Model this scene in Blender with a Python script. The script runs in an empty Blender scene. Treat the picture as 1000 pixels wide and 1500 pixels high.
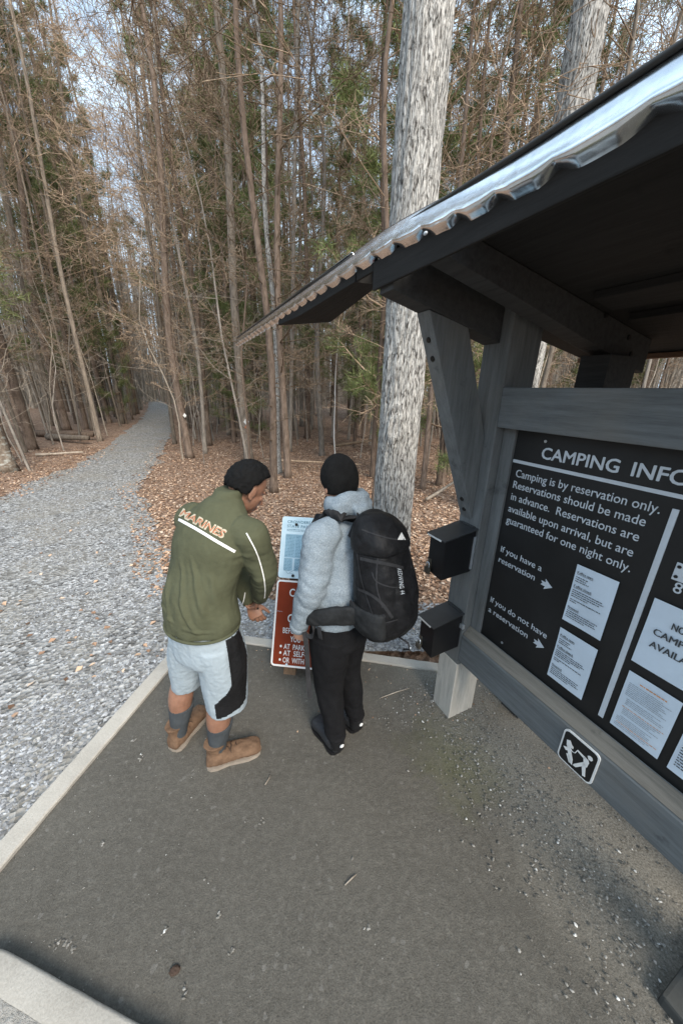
import bpy, bmesh, math, random, time
from mathutils import Vector as V, Matrix, noise
from mathutils.bvhtree import BVHTree
R = math.radians
scn = bpy.context.scene
COL = scn.collection
rnd = random.Random(7)

# ------------------------------------------------------------------ camera
F_PX = 502.0; PITCH = R(19.7); ROLL = R(1.0); EYE = V((0, 0, 2.0))
fw = V((0, math.cos(PITCH), -math.sin(PITCH)))
_r = V((1, 0, 0)); _u = _r.cross(fw)
rt = _r*math.cos(ROLL) + _u*math.sin(ROLL)
up = -_r*math.sin(ROLL) + _u*math.cos(ROLL)
cam = bpy.data.objects.new('camera', bpy.data.cameras.new('camera'))
COL.objects.link(cam); scn.camera = cam
cam.matrix_world = Matrix(((rt.x, up.x, -fw.x, 0), (rt.y, up.y, -fw.y, 0), (rt.z, up.z, -fw.z, EYE.z), (0, 0, 0, 1)))
cam.data.sensor_fit = 'HORIZONTAL'; cam.data.sensor_width = 36; cam.data.lens = 36*F_PX/1000
cam.data.clip_start = .05; cam.data.clip_end = 900

def ray(x, y): return (fw*F_PX + rt*(x-500) - up*(y-750)).normalized()
def at(x, y, Y): d = ray(x, y); return EYE + d*(Y/d.y)
def gnd(x, y, z=0): d = ray(x, y); return EYE + d*((z-EYE.z)/d.z)

# kiosk frame: u runs along the board, r runs away from the reader
TH = R(25.4)
UD = V((math.sin(TH), -math.cos(TH), 0)); ND = V((math.cos(TH), math.sin(TH), 0))
def W(u, r, z): return UD*u + ND*r + V((0, 0, z))

# ------------------------------------------------------------------ helpers
def tag(o, label=None, cat=None, group=None, kind=None):
    if label: o['label'] = label
    if cat: o['category'] = cat
    if group: o['group'] = group
    if kind: o['kind'] = kind
    return o
def empty(name, loc=(0, 0, 0), label=None, cat=None, group=None):
    o = bpy.data.objects.new(name, None); COL.objects.link(o); o.location = loc
    o.empty_display_size = .1
    return tag(o, label, cat, group)
def link(name, me, mats, parent=None, smooth=False):
    if not isinstance(mats, (list, tuple)): mats = [mats]
    for m in mats:
        me.materials.append(m)
    if smooth:
        me.polygons.foreach_set('use_smooth', [True]*len(me.polygons))
    o = bpy.data.objects.new(name, me); COL.objects.link(o)
    if parent:
        o.parent = parent
        if parent.type == 'EMPTY' or True:
            o.matrix_parent_inverse = Matrix.Translation(parent.location).inverted() if parent.parent is None else Matrix.Identity(4)
    return o
def child_of_part(o, part):
    o.parent = part; o.matrix_parent_inverse = part.matrix_local.inverted() if False else Matrix.Identity(4)

class MB:
    def __init__(s): s.v = []; s.f = []
    def add(s, vs, fs):
        n = len(s.v); s.v.extend([tuple(p) for p in vs]); s.f.extend([tuple(i+n for i in f) for f in fs]); return s
    def hexa(s, c):        # eight corners: bottom 4 ccw, top 4 ccw
        return s.add(c, [(3, 2, 1, 0), (4, 5, 6, 7), (0, 1, 5, 4), (1, 2, 6, 5), (2, 3, 7, 6), (3, 0, 4, 7)])
    def kbox(s, u0, u1, r0, r1, z0, z1):
        return s.hexa([W(u0, r0, z0), W(u1, r0, z0), W(u1, r1, z0), W(u0, r1, z0), W(u0, r0, z1), W(u1, r0, z1), W(u1, r1, z1), W(u0, r1, z1)])
    def tube(s, pts, rad, sides=8, cap=True):
        pts = [V(p) for p in pts]; n = len(pts)
        if not isinstance(rad, (list, tuple)): rad = [rad]*n
        d0 = (pts[1]-pts[0]).normalized()
        a = d0.orthogonal().normalized()
        vs = []
        for i in range(n):
            d = (pts[min(i+1, n-1)]-pts[max(i-1, 0)]).normalized()
            a = (a - d*a.dot(d)).normalized(); b = d.cross(a)
            for k in range(sides):
                t = 2*math.pi*k/sides
                vs.append(pts[i] + (a*math.cos(t)+b*math.sin(t))*rad[i])
        fs = []
        for i in range(n-1):
            for k in range(sides):
                k2 = (k+1) % sides
                fs.append((i*sides+k, i*sides+k2, (i+1)*sides+k2, (i+1)*sides+k))
        if cap:
            fs.append(tuple(range(sides-1, -1, -1))); fs.append(tuple((n-1)*sides+k for k in range(sides)))
        return s.add(vs, fs)
    def ribbon(s, pts, side, w, t):      # flat strap of width w and thickness t; side = width direction (vector or list)
        pts = [V(p) for p in pts]; n = len(pts); vs = []
        for i in range(n):
            d = (pts[min(i+1, n-1)]-pts[max(i-1, 0)]).normalized()
            sd = side[i] if isinstance(side, list) else side
            sd = (V(sd)-d*V(sd).dot(d)).normalized(); nn = d.cross(sd)
            ww = w[i] if isinstance(w, list) else w
            for (x, y) in ((-1, -1), (1, -1), (1, 1), (-1, 1)): vs.append(pts[i]+sd*x*ww/2+nn*y*t/2)
        fs = [(3, 2, 1, 0), tuple((n-1)*4+k for k in range(4))]
        for i in range(n-1):
            for k in range(4):
                k2 = (k+1) % 4; fs.append((i*4+k, i*4+k2, i*4+4+k2, i*4+4+k))
        return s.add(vs, fs)
    def loft(s, secs, sides=20, sub=5, p=2.0):
        # secs: (center, a_vec, b_vec) a_vec, b_vec full radius vectors; catmull-rom interpolated
        S = [(V(c), V(a), V(b)) for c, a, b in secs]
        out = []
        def cr(p0, p1, p2, p3, t): return .5*((2*p1)+(p2-p0)*t+(2*p0-5*p1+4*p2-p3)*t*t+(3*p1-p0-3*p2+p3)*t**3)
        for i in range(len(S)-1):
            q = [S[max(i-1, 0)], S[i], S[i+1], S[min(i+2, len(S)-1)]]
            for k in range(sub):
                t = k/sub; out.append(tuple(cr(q[0][j], q[1][j], q[2][j], q[3][j], t) for j in range(3)))
        out.append(S[-1]); vs = []
        for c, a, b in out:
            for k in range(sides):
                t = 2*math.pi*k/sides; cx, sx = math.cos(t), math.sin(t)
                cx = math.copysign(abs(cx)**(2/p), cx); sx = math.copysign(abs(sx)**(2/p), sx)
                vs.append(c+a*cx+b*sx)
        n = len(out); fs = []
        for i in range(n-1):
            for k in range(sides):
                k2 = (k+1) % sides; fs.append((i*sides+k, i*sides+k2, (i+1)*sides+k2, (i+1)*sides+k))
        fs.append(tuple(range(sides-1, -1, -1))); fs.append(tuple((n-1)*sides+k for k in range(sides)))
        return s.add(vs, fs)
    def limb(s, pts, rad, sides=14, sub=4):
        pts = [V(p) for p in pts]; secs = []
        a = (pts[1]-pts[0]).orthogonal().normalized()
        for i, p_ in enumerate(pts):
            d = (pts[min(i+1, len(pts)-1)]-pts[max(i-1, 0)]).normalized()
            a = (a-d*a.dot(d)).normalized(); b = d.cross(a)
            secs.append((p_, a*rad[i], b*rad[i]))
        return s.loft(secs, sides, sub)
    def ell(s, c, a, b, d, n=10, sides=16):   # ellipsoid, three radius vectors
        c, a, b, d = V(c), V(a), V(b), V(d); vs = [c-d]
        for i in range(1, n):
            t = math.pi*i/n
            for k in range(sides):
                q = 2*math.pi*k/sides
                vs.append(c-d*math.cos(t)+(a*math.cos(q)+b*math.sin(q))*math.sin(t))
        vs.append(c+d); fs = []
        for k in range(sides): fs.append((0, 1+(k+1) % sides, 1+k))
        for i in range(n-2):
            for k in range(sides):
                k2 = (k+1) % sides; b0 = 1+i*sides
                fs.append((b0+k, b0+k2, b0+sides+k2, b0+sides+k))
        b0 = 1+(n-2)*sides; e = len(vs)-1
        for k in range(sides): fs.append((b0+k, b0+(k+1) % sides, e))
        return s.add(vs, fs)
    def mesh(s, name='m'):
        me = bpy.data.meshes.new(name); me.from_pydata(s.v, [], s.f); me.update(); return me
    def build(s, name, mat, parent=None, smooth=False, bevel=0):
        me = s.mesh(name)
        if bevel:
            bm = bmesh.new(); bm.from_mesh(me)
            bmesh.ops.recalc_face_normals(bm, faces=bm.faces)
            bmesh.ops.bevel(bm, geom=bm.edges[:], offset=bevel, segments=2, affect='EDGES', profile=.6)
            bm.to_mesh(me); bm.free()
        return link(name, me, mat, parent, smooth)
    def solid(s, name, mat, parent=None, voxel=.006, smooth=2, disp=None):
        me = s.mesh(name); o = bpy.data.objects.new('tmp', me); COL.objects.link(o)
        m = o.modifiers.new('r', 'REMESH'); m.mode = 'VOXEL'; m.voxel_size = voxel; m.use_smooth_shade = True
        if smooth:
            k = o.modifiers.new('s', 'SMOOTH'); k.iterations = smooth; k.factor = .5
        dg = bpy.context.evaluated_depsgraph_get(); dg.update()
        m2 = bpy.data.meshes.new_from_object(o.evaluated_get(dg))
        bpy.data.objects.remove(o); bpy.data.meshes.remove(me)
        if disp:
            m2.update(); nn = [v.normal.copy() for v in m2.vertices]
            for v, n_ in zip(m2.vertices, nn):
                v.co = v.co + disp(v.co, n_)
            m2.update()
        m2.name = name
        return link(name, m2, mat, parent, True)

def text_mesh(body, size=1.0, extrude=0.0, align='LEFT', bold=0.0, shear=0.0, spacing=1.0, res=3):
    c = bpy.data.curves.new('t', 'FONT'); c.body = body; c.size = size; c.extrude = extrude; c.align_x = align
    c.offset = bold; c.shear = shear; c.space_character = spacing; c.resolution_u = res
    o = bpy.data.objects.new('t', c); COL.objects.link(o)
    dg = bpy.context.evaluated_depsgraph_get(); dg.update()
    me = bpy.data.meshes.new_from_object(o.evaluated_get(dg))
    bpy.data.objects.remove(o); bpy.data.curves.remove(c)
    return me
def put_text(mb, body, origin, xa, ya, h, width=None, **kw):
    """flat raised lettering: baseline start, axes, cap height, total width"""
    me = text_mesh(body, 1.0, **kw)
    xs = [v.co.x for v in me.vertices]; x0, x1 = min(xs), max(xs)
    caps = text_mesh('H', 1.0); ch = max(v.co.y for v in caps.vertices); bpy.data.meshes.remove(caps)
    sy = h/ch; sx = (width/(x1-x0)) if width else sy
    xa, ya = V(xa).normalized(), V(ya).normalized(); za = xa.cross(ya)
    vs = [V(origin)+xa*(v.co.x-x0)*sx+ya*v.co.y*sy+za*v.co.z for v in me.vertices]
    mb.add(vs, [tuple(p.vertices) for p in me.polygons]); bpy.data.meshes.remove(me)

def sstep(a, b, x): t_ = max(0, min(1, (x-a)/(b-a))); return t_*t_*(3-2*t_)
# ------------------------------------------------------------------ materials
MATS = {}
class NT:
    def __init__(s, name, rough=.8, metal=0, spec=.3):
        m = bpy.data.materials.new(name); m.use_nodes = True; s.m = m; s.t = m.node_tree; s.n = s.t.nodes; s.l = s.t.links
        s.b = s.n['Principled BSDF']; s.b.inputs['Roughness'].default_value = rough; s.b.inputs['Metallic'].default_value = metal
        s.b.inputs['Specular IOR Level'].default_value = spec
        tc = s.n.new('ShaderNodeTexCoord'); s.obj = tc.outputs['Object']
        MATS[name] = m
    def mapped(s, scale, src=None):
        mp = s.n.new('ShaderNodeMapping'); mp.inputs['Scale'].default_value = scale; s.l.new(src or s.obj, mp.inputs['Vector']); return mp.outputs[0]
    def noise(s, scale, detail=4, rough=.6, vec=None, dist=0):
        x = s.n.new('ShaderNodeTexNoise'); x.inputs['Scale'].default_value = scale; x.inputs['Detail'].default_value = detail
        x.inputs['Roughness'].default_value = rough; x.inputs['Distortion'].default_value = dist
        s.l.new(vec or s.obj, x.inputs['Vector']); return x.outputs['Fac']
    def voro(s, scale, vec=None, feature='F1', out='Distance'):
        x = s.n.new('ShaderNodeTexVoronoi'); x.feature = feature; x.inputs['Scale'].default_value = scale
        s.l.new(vec or s.obj, x.inputs['Vector']); return x.outputs[out]
    def ramp(s, fac, stops, interp='LINEAR'):
        x = s.n.new('ShaderNodeValToRGB'); cr = x.color_ramp; cr.interpolation = interp
        while len(cr.elements) < len(stops): cr.elements.new(.5)
        for e, (p, c) in zip(cr.elements, stops):
            e.position = p; e.color = (c[0], c[1], c[2], 1) if isinstance(c, (tuple, list)) else (c, c, c, 1)
        s.l.new(fac, x.inputs[0]); return x.outputs[0]
    def mix(s, fac, a, b, mode='MIX'):
        x = s.n.new('ShaderNodeMix'); x.data_type = 'RGBA'; x.blend_type = mode
        for sock, val in ((x.inputs[0], fac), (x.inputs[6], a), (x.inputs[7], b)):
            if hasattr(val, 'is_linked'): s.l.new(val, sock)
            elif isinstance(val, (int, float)): sock.default_value = val
            else: sock.default_value = (*val, 1)
        return x.outputs[2]
    def rgb(s, out): s.l.new(out, s.b.inputs['Base Color']); return s
    def col(s, c): s.b.inputs['Base Color'].default_value = (*c, 1); return s
    def bump(s, h, strength=.5, dist=.01):
        x = s.n.new('ShaderNodeBump'); x.inputs['Strength'].default_value = strength; x.inputs['Distance'].default_value = dist
        s.l.new(h, x.inputs['Height'])
        if s.b.inputs['Normal'].is_linked: s.l.new(s.b.inputs['Normal'].links[0].from_socket, x.inputs['Normal'])
        s.l.new(x.outputs[0], s.b.inputs['Normal']); return s
    def objrand(s): x = s.n.new('ShaderNodeObjectInfo'); return x.outputs['Random']
    def geo_rand(s): x = s.n.new('ShaderNodeNewGeometry'); return x.outputs['Random Per Island']

def cloth(name, c, var=.12, bscale=400, rough=.9):
    t = NT(name, rough, 0, .15); n = t.noise(18, 5); c2 = tuple(x*(1-var) for x in c); c3 = tuple(min(1, x*(1+var)) for x in c)
    t.rgb(t.ramp(n, [(.3, c2), (.7, c3)])); t.bump(t.noise(bscale, 2), .25, .002); t.bump(t.noise(28, 4), .35, .012); return t.m
def paint(name, c, rough=.5, var=.15, spec=.4, metal=0):
    t = NT(name, rough, metal, spec); n = t.noise(9, 6, .7)
    t.rgb(t.ramp(n, [(.3, tuple(x*(1-var) for x in c)), (.7, tuple(min(1, x*(1+var)) for x in c))])); t.bump(t.noise(120, 3), .1, .002); return t.m

# weathered painted timber (grain along the local long axis is faked with three stretched noises)
def timber(name, c, stretch, worn=(.19, .175, .15), wf=.62):
    t = NT(name, .85, 0, .2)
    g = t.noise(6, 8, .75, t.mapped(stretch)); big = t.noise(2.2, 5, .6); blot = t.noise(7, 6, .7)
    base = t.ramp(g, [(.25, tuple(x*.58 for x in c)), (.5, c), (.75, tuple(x*1.35 for x in c))])
    base = t.mix(t.ramp(big, [(.5, 0.), (.8, .55)]), base, worn)
    base = t.mix(t.ramp(blot, [(wf, 0.), (wf+.1, .6)]), base, tuple(x*.35 for x in c))
    t.rgb(base); t.bump(g, .35, .006); return t.m
def kvec(scale_u, scale_r, scale_z): pass
M_post = timber('timber_post', (.132, .138, .138), (6, 6, .5))
M_rail = None
def timber_u(name, c, **k):
    """grain along the board direction: rotate coordinates first"""
    t = NT(name, .85, 0, .2)
    mp = t.n.new('ShaderNodeMapping'); mp.vector_type = 'POINT'; mp.inputs['Rotation'].default_value = (0, 0, math.pi/2-TH)
    # rotated so that local x runs along UD
    t.l.new(t.obj, mp.inputs['Vector']); st = t.mapped((.5, 7, 7), mp.outputs[0])
    g = t.noise(6, 8, .75, st); big = t.noise(2.0, 5, .6); blot = t.noise(5.5, 6, .7)
    base = t.ramp(g, [(.25, tuple(x*.58 for x in c)), (.5, c), (.75, tuple(x*1.35 for x in c))])
    base = t.mix(t.ramp(big, [(.5, 0.), (.8, k.get('w', .6))]), base, k.get('worn', (.27, .24, .20)))
    base = t.mix(t.ramp(blot, [(.63, 0.), (.72, .55)]), base, tuple(x*.35 for x in c))
    t.rgb(base); t.bump(g, .35, .006); return t.m
M_rail = timber_u('timber_rail', (.126, .136, .140), worn=(.19, .17, .14))
M_ledge = timber_u('timber_ledge', (.17, .157, .135), worn=(.22, .2, .165))
M_footlit = timber('timber_sunlit', (.46, .43, .38), (5, 5, .5), worn=(.5, .46, .4))
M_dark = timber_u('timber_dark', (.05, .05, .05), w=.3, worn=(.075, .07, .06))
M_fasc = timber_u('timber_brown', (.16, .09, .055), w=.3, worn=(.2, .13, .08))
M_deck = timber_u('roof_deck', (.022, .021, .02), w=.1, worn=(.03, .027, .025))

t = NT('roof_metal', .17, 1.0, .5); n = t.noise(14, 5)
t.rgb(t.ramp(n, [(.35, (.62, .65, .68)), (.7, (.86, .88, .9))])); t.bump(t.noise(11, 3), .12, .01); M_metal = t.m
M_edgeshade = paint('edge_dark', (.025, .024, .022), .5)
M_board = NT('board_black', .55, 0, .35); M_board.rgb(M_board.ramp(M_board.noise(5, 6), [(.3, (.009, .009, .009)), (.8, (.018, .018, .018))])); M_board = M_board.m
M_letter = paint('letter_white', (.50, .54, .58), .6, .08)
M_paper = paint('paper_white', (.56, .64, .72), .35, .05)
M_ink = paint('ink', (.05, .055, .06), .8)
M_inkpale = paint('ink_pale', (.32, .36, .40), .8)
M_inko = paint('ink_orange', (.62, .28, .10), .8)
M_box = paint('box_black', (.008, .008, .009), .45, .3, .35)
M_lid = paint('box_lid', (.032, .033, .035), .42, .3, .5)
M_zinc = paint('zinc', (.6, .64, .68), .3, .15, .5, .7)
M_brass = paint('old_brass', (.12, .11, .09), .45, .3, .5, .6)
M_bolt = paint('bolt', (.02, .018, .016), .6, .3, .4, .5)
M_sred = paint('sign_brown', (.19, .030, .010), .65, .08, .15)
M_swht = paint('sign_white', (.72, .72, .70), .5, .08)
M_map = NT('map_sheet', .4, 0, .4); M_map.rgb(M_map.ramp(M_map.noise(7, 3), [(.4, (.50, .66, .74)), (.6, (.60, .74, .81))])); M_map = M_map.m
M_mapb = paint('map_ink', (.10, .22, .30), .7)
M_mapm = paint('map_block', (.30, .47, .58), .7)

def skin_mat(name, c):
    t = NT(name, .5, 0, .4); n = t.noise(30, 4)
    t.rgb(t.ramp(n, [(.3, tuple(x*.85 for x in c)), (.7, tuple(x*1.1 for x in c))]))
    t.b.inputs['Subsurface Weight'].default_value = .12; t.b.inputs['Subsurface Radius'].default_value = (.02, .008, .004); t.b.inputs['Subsurface Scale'].default_value = .5
    t.bump(t.noise(220, 2), .15, .001); return t.m
M_skin1 = skin_mat('skin_tan', (.24, .125, .082)); M_skin2 = skin_mat('skin_light', (.46, .25, .17))
def hair_mat(name, c):
    t = NT(name, .8, 0, .2); t.rgb(t.ramp(t.noise(160, 3), [(.3, c), (.8, tuple(x*1.8 for x in c))])); t.bump(t.noise(260, 3), .7, .003); return t.m
M_hair = hair_mat('hair_black', (.0028, .0028, .003))
M_jacket = cloth('jacket_olive', (.078, .082, .050), .1, 700, .95)
M_shorts = cloth('shorts_grey', (.31, .365, .405), .06, 800, .7)
M_panel = cloth('panel_black', (.012, .012, .013), .2, 800, .6)
M_sock = cloth('sock_grey', (.055, .062, .068), .15, 500)
M_boot = NT('boot_suede', .95, 0, .1); M_boot.rgb(M_boot.ramp(M_boot.noise(22, 6, .7), [(.25, (.09, .055, .036)), (.75, (.20, .125, .08))])); M_boot.bump(M_boot.noise(60, 5), .5, .006); M_boot = M_boot.m
M_lace = paint('lace_brown', (.05, .03, .02), .8)
M_foot = paint('footing_grey', (.055, .056, .052), .9, .25)
M_sole = paint('sole_pale', (.26, .22, .18), .8, .2)
M_refl = paint('reflective', (.82, .82, .80), .5, .04)
M_lett1 = paint('letters_orange', (.40, .15, .075), .7); M_lett2 = paint('letters_edge', (.45, .40, .30), .7)
t = NT('hoodie_heather', .95, 0, .1); n = t.noise(170, 3, .7); n2 = t.noise(9, 4)
c = t.ramp(n, [(.32, (.15, .185, .21)), (.5, (.23, .275, .31)), (.68, (.34, .385, .42))])
t.rgb(t.mix(.25, c, t.ramp(n2, [(.3, (.17, .21, .245)), (.7, (.30, .34, .38))]))); t.bump(t.noise(300, 2), .3, .002); t.bump(t.noise(25, 4), .4, .014); M_hood = t.m
M_pants = cloth('trousers_black', (.009, .009, .010), .25, 500, .95)
M_beanie = cloth('beanie_black', (.008, .008, .008), .3, 500, .95)
M_shoe = paint('shoe_dark', (.022, .023, .026), .6, .3)
M_pack = cloth('pack_nylon', (.011, .011, .012), .4, 600, .48)
M_pack2 = cloth('pack_mesh', (.020, .021, .022), .35, 300, .6)
M_strap = cloth('strap_webbing', (.030, .030, .032), .3, 900, .7)
M_eye = paint('eye_white', (.6, .58, .55), .3); M_lips = paint('lips', (.22, .07, .05), .5)

# bark
def bark(name, lo, hi, stretch=(9, 9, 1.6), rnd_amt=.35, strength=.7):
    t = NT(name, .95, 0, .1); v = t.mapped(stretch); g = t.noise(2.2, 7, .72, v); b = t.noise(.9, 4)
    c = t.ramp(g, [(.32, lo), (.62, hi)])
    c = t.mix(t.ramp(b, [(.4, 0.), (.75, .5)]), c, tuple((x+y)*.42 for x, y in zip(lo, hi)))
    hs = t.n.new('ShaderNodeHueSaturation'); t.l.new(c, hs.inputs['Color'])
    mr = t.n.new('ShaderNodeMapRange'); mr.inputs[3].default_value = 1-rnd_amt; mr.inputs[4].default_value = 1+rnd_amt
    t.l.new(t.objrand(), mr.inputs[0]); t.l.new(mr.outputs[0], hs.inputs['Value']); t.rgb(hs.outputs[0])
    t.bump(g, strength, .02); return t.m
M_bark = [bark('bark_greybrown', (.09, .075, .06), (.29, .245, .20)), bark('bark_redbrown', (.08, .058, .044), (.25, .19, .15)), bark('bark_grey', (.12, .105, .09), (.36, .325, .285))]
M_twig = bark('twig_brown', (.13, .095, .066), (.46, .345, .245), rnd_amt=.5, strength=.1)
M_twigp = bark('twig_pale', (.20, .165, .13), (.46, .40, .33), rnd_amt=.3, strength=.1)
# pale fissured bark
t = NT('bark_pale_fissured', .95, 0, .15)
v = t.mapped((50, 50, 5.2)); ds = t.noise(3, 3, .5)
mv = t.n.new('ShaderNodeMixRGB'); mv.inputs[0].default_value = .06; t.l.new(v, mv.inputs[1])
nz = t.n.new('ShaderNodeTexNoise'); nz.inputs['Scale'].default_value = 5; t.l.new(t.obj, nz.inputs['Vector'])
add = t.n.new('ShaderNodeVectorMath'); add.operation = 'MULTIPLY_ADD'; add.inputs[1].default_value = (2.6, 2.6, 2.6); t.l.new(nz.outputs['Color'], add.inputs[0]); t.l.new(v, add.inputs[2])
ed = t.voro(1.0, add.outputs[0], 'DISTANCE_TO_EDGE'); fine = t.noise(5, 6, .7, t.mapped((16, 16, 3)))
crack = t.ramp(ed, [(.0, 0.), (.17, 1.)])
plate = t.ramp(fine, [(.3, (.36, .345, .32)), (.65, (.64, .625, .59))])
gate = t.ramp(t.noise(2.2, 4, .6, t.mapped((17, 17, 6))), [(.47, 1.), (.60, 0.)])
crack = t.mix(gate, crack, (1, 1, 1))
fur = t.ramp(t.noise(2.6, 6, .65, t.mapped((38, 38, 5.0)), .6), [(.38, .60), (.50, 1.)])
blot = t.ramp(t.noise(1.1, 5, .6), [(.35, .86), (.6, 1.)])
plate = t.mix(1.0, t.mix(1.0, plate, fur, 'MULTIPLY'), blot, 'MULTIPLY')
t.rgb(t.mix(crack, (.05, .04, .032), plate)); t.bump(crack, .7, .02); t.bump(fur, .8, .03); t.bump(fine, .4, .012); M_oak = t.m
t = NT('bark_lichen', .95, 0, .1); g = t.noise(3, 6, .7, t.mapped((10, 10, 2.4))); li = t.noise(9, 5, .65)
c = t.ramp(g, [(.3, (.10, .075, .055)), (.65, (.30, .25, .20))]); t.rgb(t.mix(t.ramp(li, [(.5, 0.), (.6, .8)]), c, (.46, .47, .43))); t.bump(g, .7, .02); M_lichen = t.m
t = NT('needles', .7, 0, .2)
r_ = t.geo_rand(); o_ = t.objrand()
c = t.ramp(r_, [(0, (.07, .098, .032)), (.5, (.14, .175, .062)), (1, (.235, .255, .115))])
hs = t.n.new('ShaderNodeHueSaturation'); t.l.new(c, hs.inputs['Color']); mr = t.n.new('ShaderNodeMapRange'); mr.inputs[3].default_value = .75; mr.inputs[4].default_value = 1.35
t.l.new(o_, mr.inputs[0]); t.l.new(mr.outputs[0], hs.inputs['Value']); t.rgb(hs.outputs[0]); M_needle = t.m
t.b.inputs['Transmission Weight'].default_value = 0
t = NT('dry_leaf', .8, 0, .2); t.rgb(t.ramp(t.geo_rand(), [(0, (.11, .065, .042)), (.3, (.26, .155, .098)), (.6, (.42, .27, .18)), (.85, (.56, .40, .28)), (1, (.64, .53, .43))])); M_leaf = t.m
t = NT('stone', .85, 0, .25); t.rgb(t.mix(.35, t.ramp(t.geo_rand(), [(0, (.065, .066, .07)), (.35, (.155, .16, .168)), (.7, (.27, .28, .295)), (1, (.52, .54, .57))]), t.ramp(t.noise(60, 3), [(.3, (.14, .14, .14)), (.7, (.4, .4, .4))]))); M_stone = t.m
t = NT('pebble_pale', .8, 0, .25); t.rgb(t.ramp(t.geo_rand(), [(0, (.09, .085, .075)), (.7, (.20, .19, .17)), (.95, (.30, .29, .27)), (1, (.60, .60, .58))])); M_peb = t.m

# ground materials -----------------------------------------------------------
t = NT('forest_floor', .95, 0, .1)
cellc = t.voro(17, out='Color'); sep = t.n.new('ShaderNodeSeparateColor'); t.l.new(cellc, sep.inputs[0])
leafc = t.ramp(sep.outputs[0], [(0, (.10, .064, .045)), (.35, (.24, .155, .11)), (.7, (.37, .255, .185)), (1, (.50, .385, .295))])
c2 = t.voro(41, out='Color'); sep2 = t.n.new('ShaderNodeSeparateColor'); t.l.new(c2, sep2.inputs[0])
leafb = t.ramp(sep2.outputs[1], [(0, (.08, .05, .036)), (.5, (.27, .18, .13)), (1, (.48, .36, .28))])
mixed = t.mix(.45, leafc, leafb); big = t.noise(.35, 5, .6)
t.rgb(t.mix(t.ramp(big, [(.45, 0.), (.7, .45)]), mixed, (.17, .11, .075))); t.bump(t.voro(17), .8, .04); t.bump(t.noise(40, 4), .5, .02); M_floor = t.m
t = NT('gravel_path', .9, 0, .2)
cc = t.voro(34, out='Color'); s1 = t.n.new('ShaderNodeSeparateColor'); t.l.new(cc, s1.inputs[0])
g1 = t.ramp(s1.outputs[0], [(0, (.085, .082, .078)), (.4, (.205, .203, .197)), (.8, (.35, .35, .345)), (1, (.52, .52, .515))])
dust = t.noise(1.3, 5, .65)
t.rgb(t.mix(t.ramp(dust, [(.42, 0.), (.62, .6)]), g1, (.27, .25, .215))); t.bump(t.voro(34), .9, .02); t.bump(t.noise(90, 3), .4, .006); M_gravel = t.m
t = NT('packed_pad', .93, 0, .15)
b1 = t.noise(1.6, 6, .65); b2 = t.noise(170, 3, .7); sp = t.voro(75, out='Color'); ss = t.n.new('ShaderNodeSeparateColor'); t.l.new(sp, ss.inputs[0])
base = t.ramp(b1, [(.28, (.058, .055, .047)), (.72, (.116, .109, .094))]); b3 = t.noise(34, 6, .75); b4 = t.noise(7, 6, .7)
base = t.mix(.38, base, t.ramp(b3, [(.32, (.035, .033, .029)), (.5, (.09, .085, .075)), (.68, (.20, .19, .168))]))
base = t.mix(t.ramp(b4, [(.52, 0.), (.70, .45)]), base, (.055, .052, .045))
base = t.mix(.35, base, t.ramp(b2, [(.3, (.045, .041, .035)), (.7, (.20, .185, .16))]))
base = t.mix(t.ramp(ss.outputs[0], [(.985, 0.), (.995, .25)]), base, (.26, .25, .235))
gm = t.n.new('ShaderNodeVectorMath'); gm.operation = 'DISTANCE'; gm.inputs[1].default_value = (.72, 1.42, 0); t.l.new(t.obj, gm.inputs[0])
adn = t.n.new('ShaderNodeMath'); adn.operation = 'MULTIPLY_ADD'; adn.inputs[1].default_value = .55; t.l.new(t.noise(5, 5, .7), adn.inputs[0]); t.l.new(gm.outputs['Value'], adn.inputs[2])
base = t.mix(t.ramp(adn.outputs[0], [(.36, .75), (.62, 0.)]), base, (.085, .088, .040))
dn = t.n.new('ShaderNodeVectorMath'); dn.operation = 'DOT_PRODUCT'; dn.inputs[1].default_value = tuple(ND); t.l.new(t.obj, dn.inputs[0])
ma = t.n.new('ShaderNodeMath'); ma.operation = 'MULTIPLY_ADD'; ma.inputs[1].default_value = .55; t.l.new(t.noise(3.2, 7, .72), ma.inputs[0]); t.l.new(dn.outputs['Value'], ma.inputs[2])
grit = t.mix(.55, t.ramp(t.noise(6, 5), [(.3, (.12, .11, .092)), (.7, (.21, .192, .162))]), t.ramp(t.noise(120, 4, .75), [(.35, (.06, .055, .045)), (.65, (.46, .43, .37))]))
mr_ = t.n.new('ShaderNodeMapRange'); mr_.inputs[1].default_value = 1.30; mr_.inputs[2].default_value = 1.78; mr_.inputs[4].default_value = .75; t.l.new(ma.outputs[0], mr_.inputs[0])
base = t.mix(mr_.outputs[0], base, grit)
t.rgb(base); t.bump(b2, .5, .006); t.bump(b3, .6, .010); M_pad = t.m
t = NT('grit_strip', .95, 0, .1)
b2 = t.noise(150, 3, .7); b1 = t.noise(6, 5)
t.rgb(t.mix(.5, t.ramp(b1, [(.3, (.13, .118, .098)), (.7, (.25, .23, .195))]), t.ramp(b2, [(.3, (.07, .065, .055)), (.7, (.40, .375, .33))]))); t.bump(b2, .8, .01); M_grit = t.m
t = NT('concrete', .9, 0, .2); b1 = t.noise(4, 6, .65); b2 = t.noise(130, 4, .7)
t.rgb(t.mix(.3, t.ramp(b1, [(.3, (.33, .305, .265)), (.7, (.47, .44, .39))]), t.ramp(b2, [(.3, (.24, .22, .19)), (.7, (.55, .52, .47))]))); t.bump(b2, .35, .006); M_conc = t.m
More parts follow.
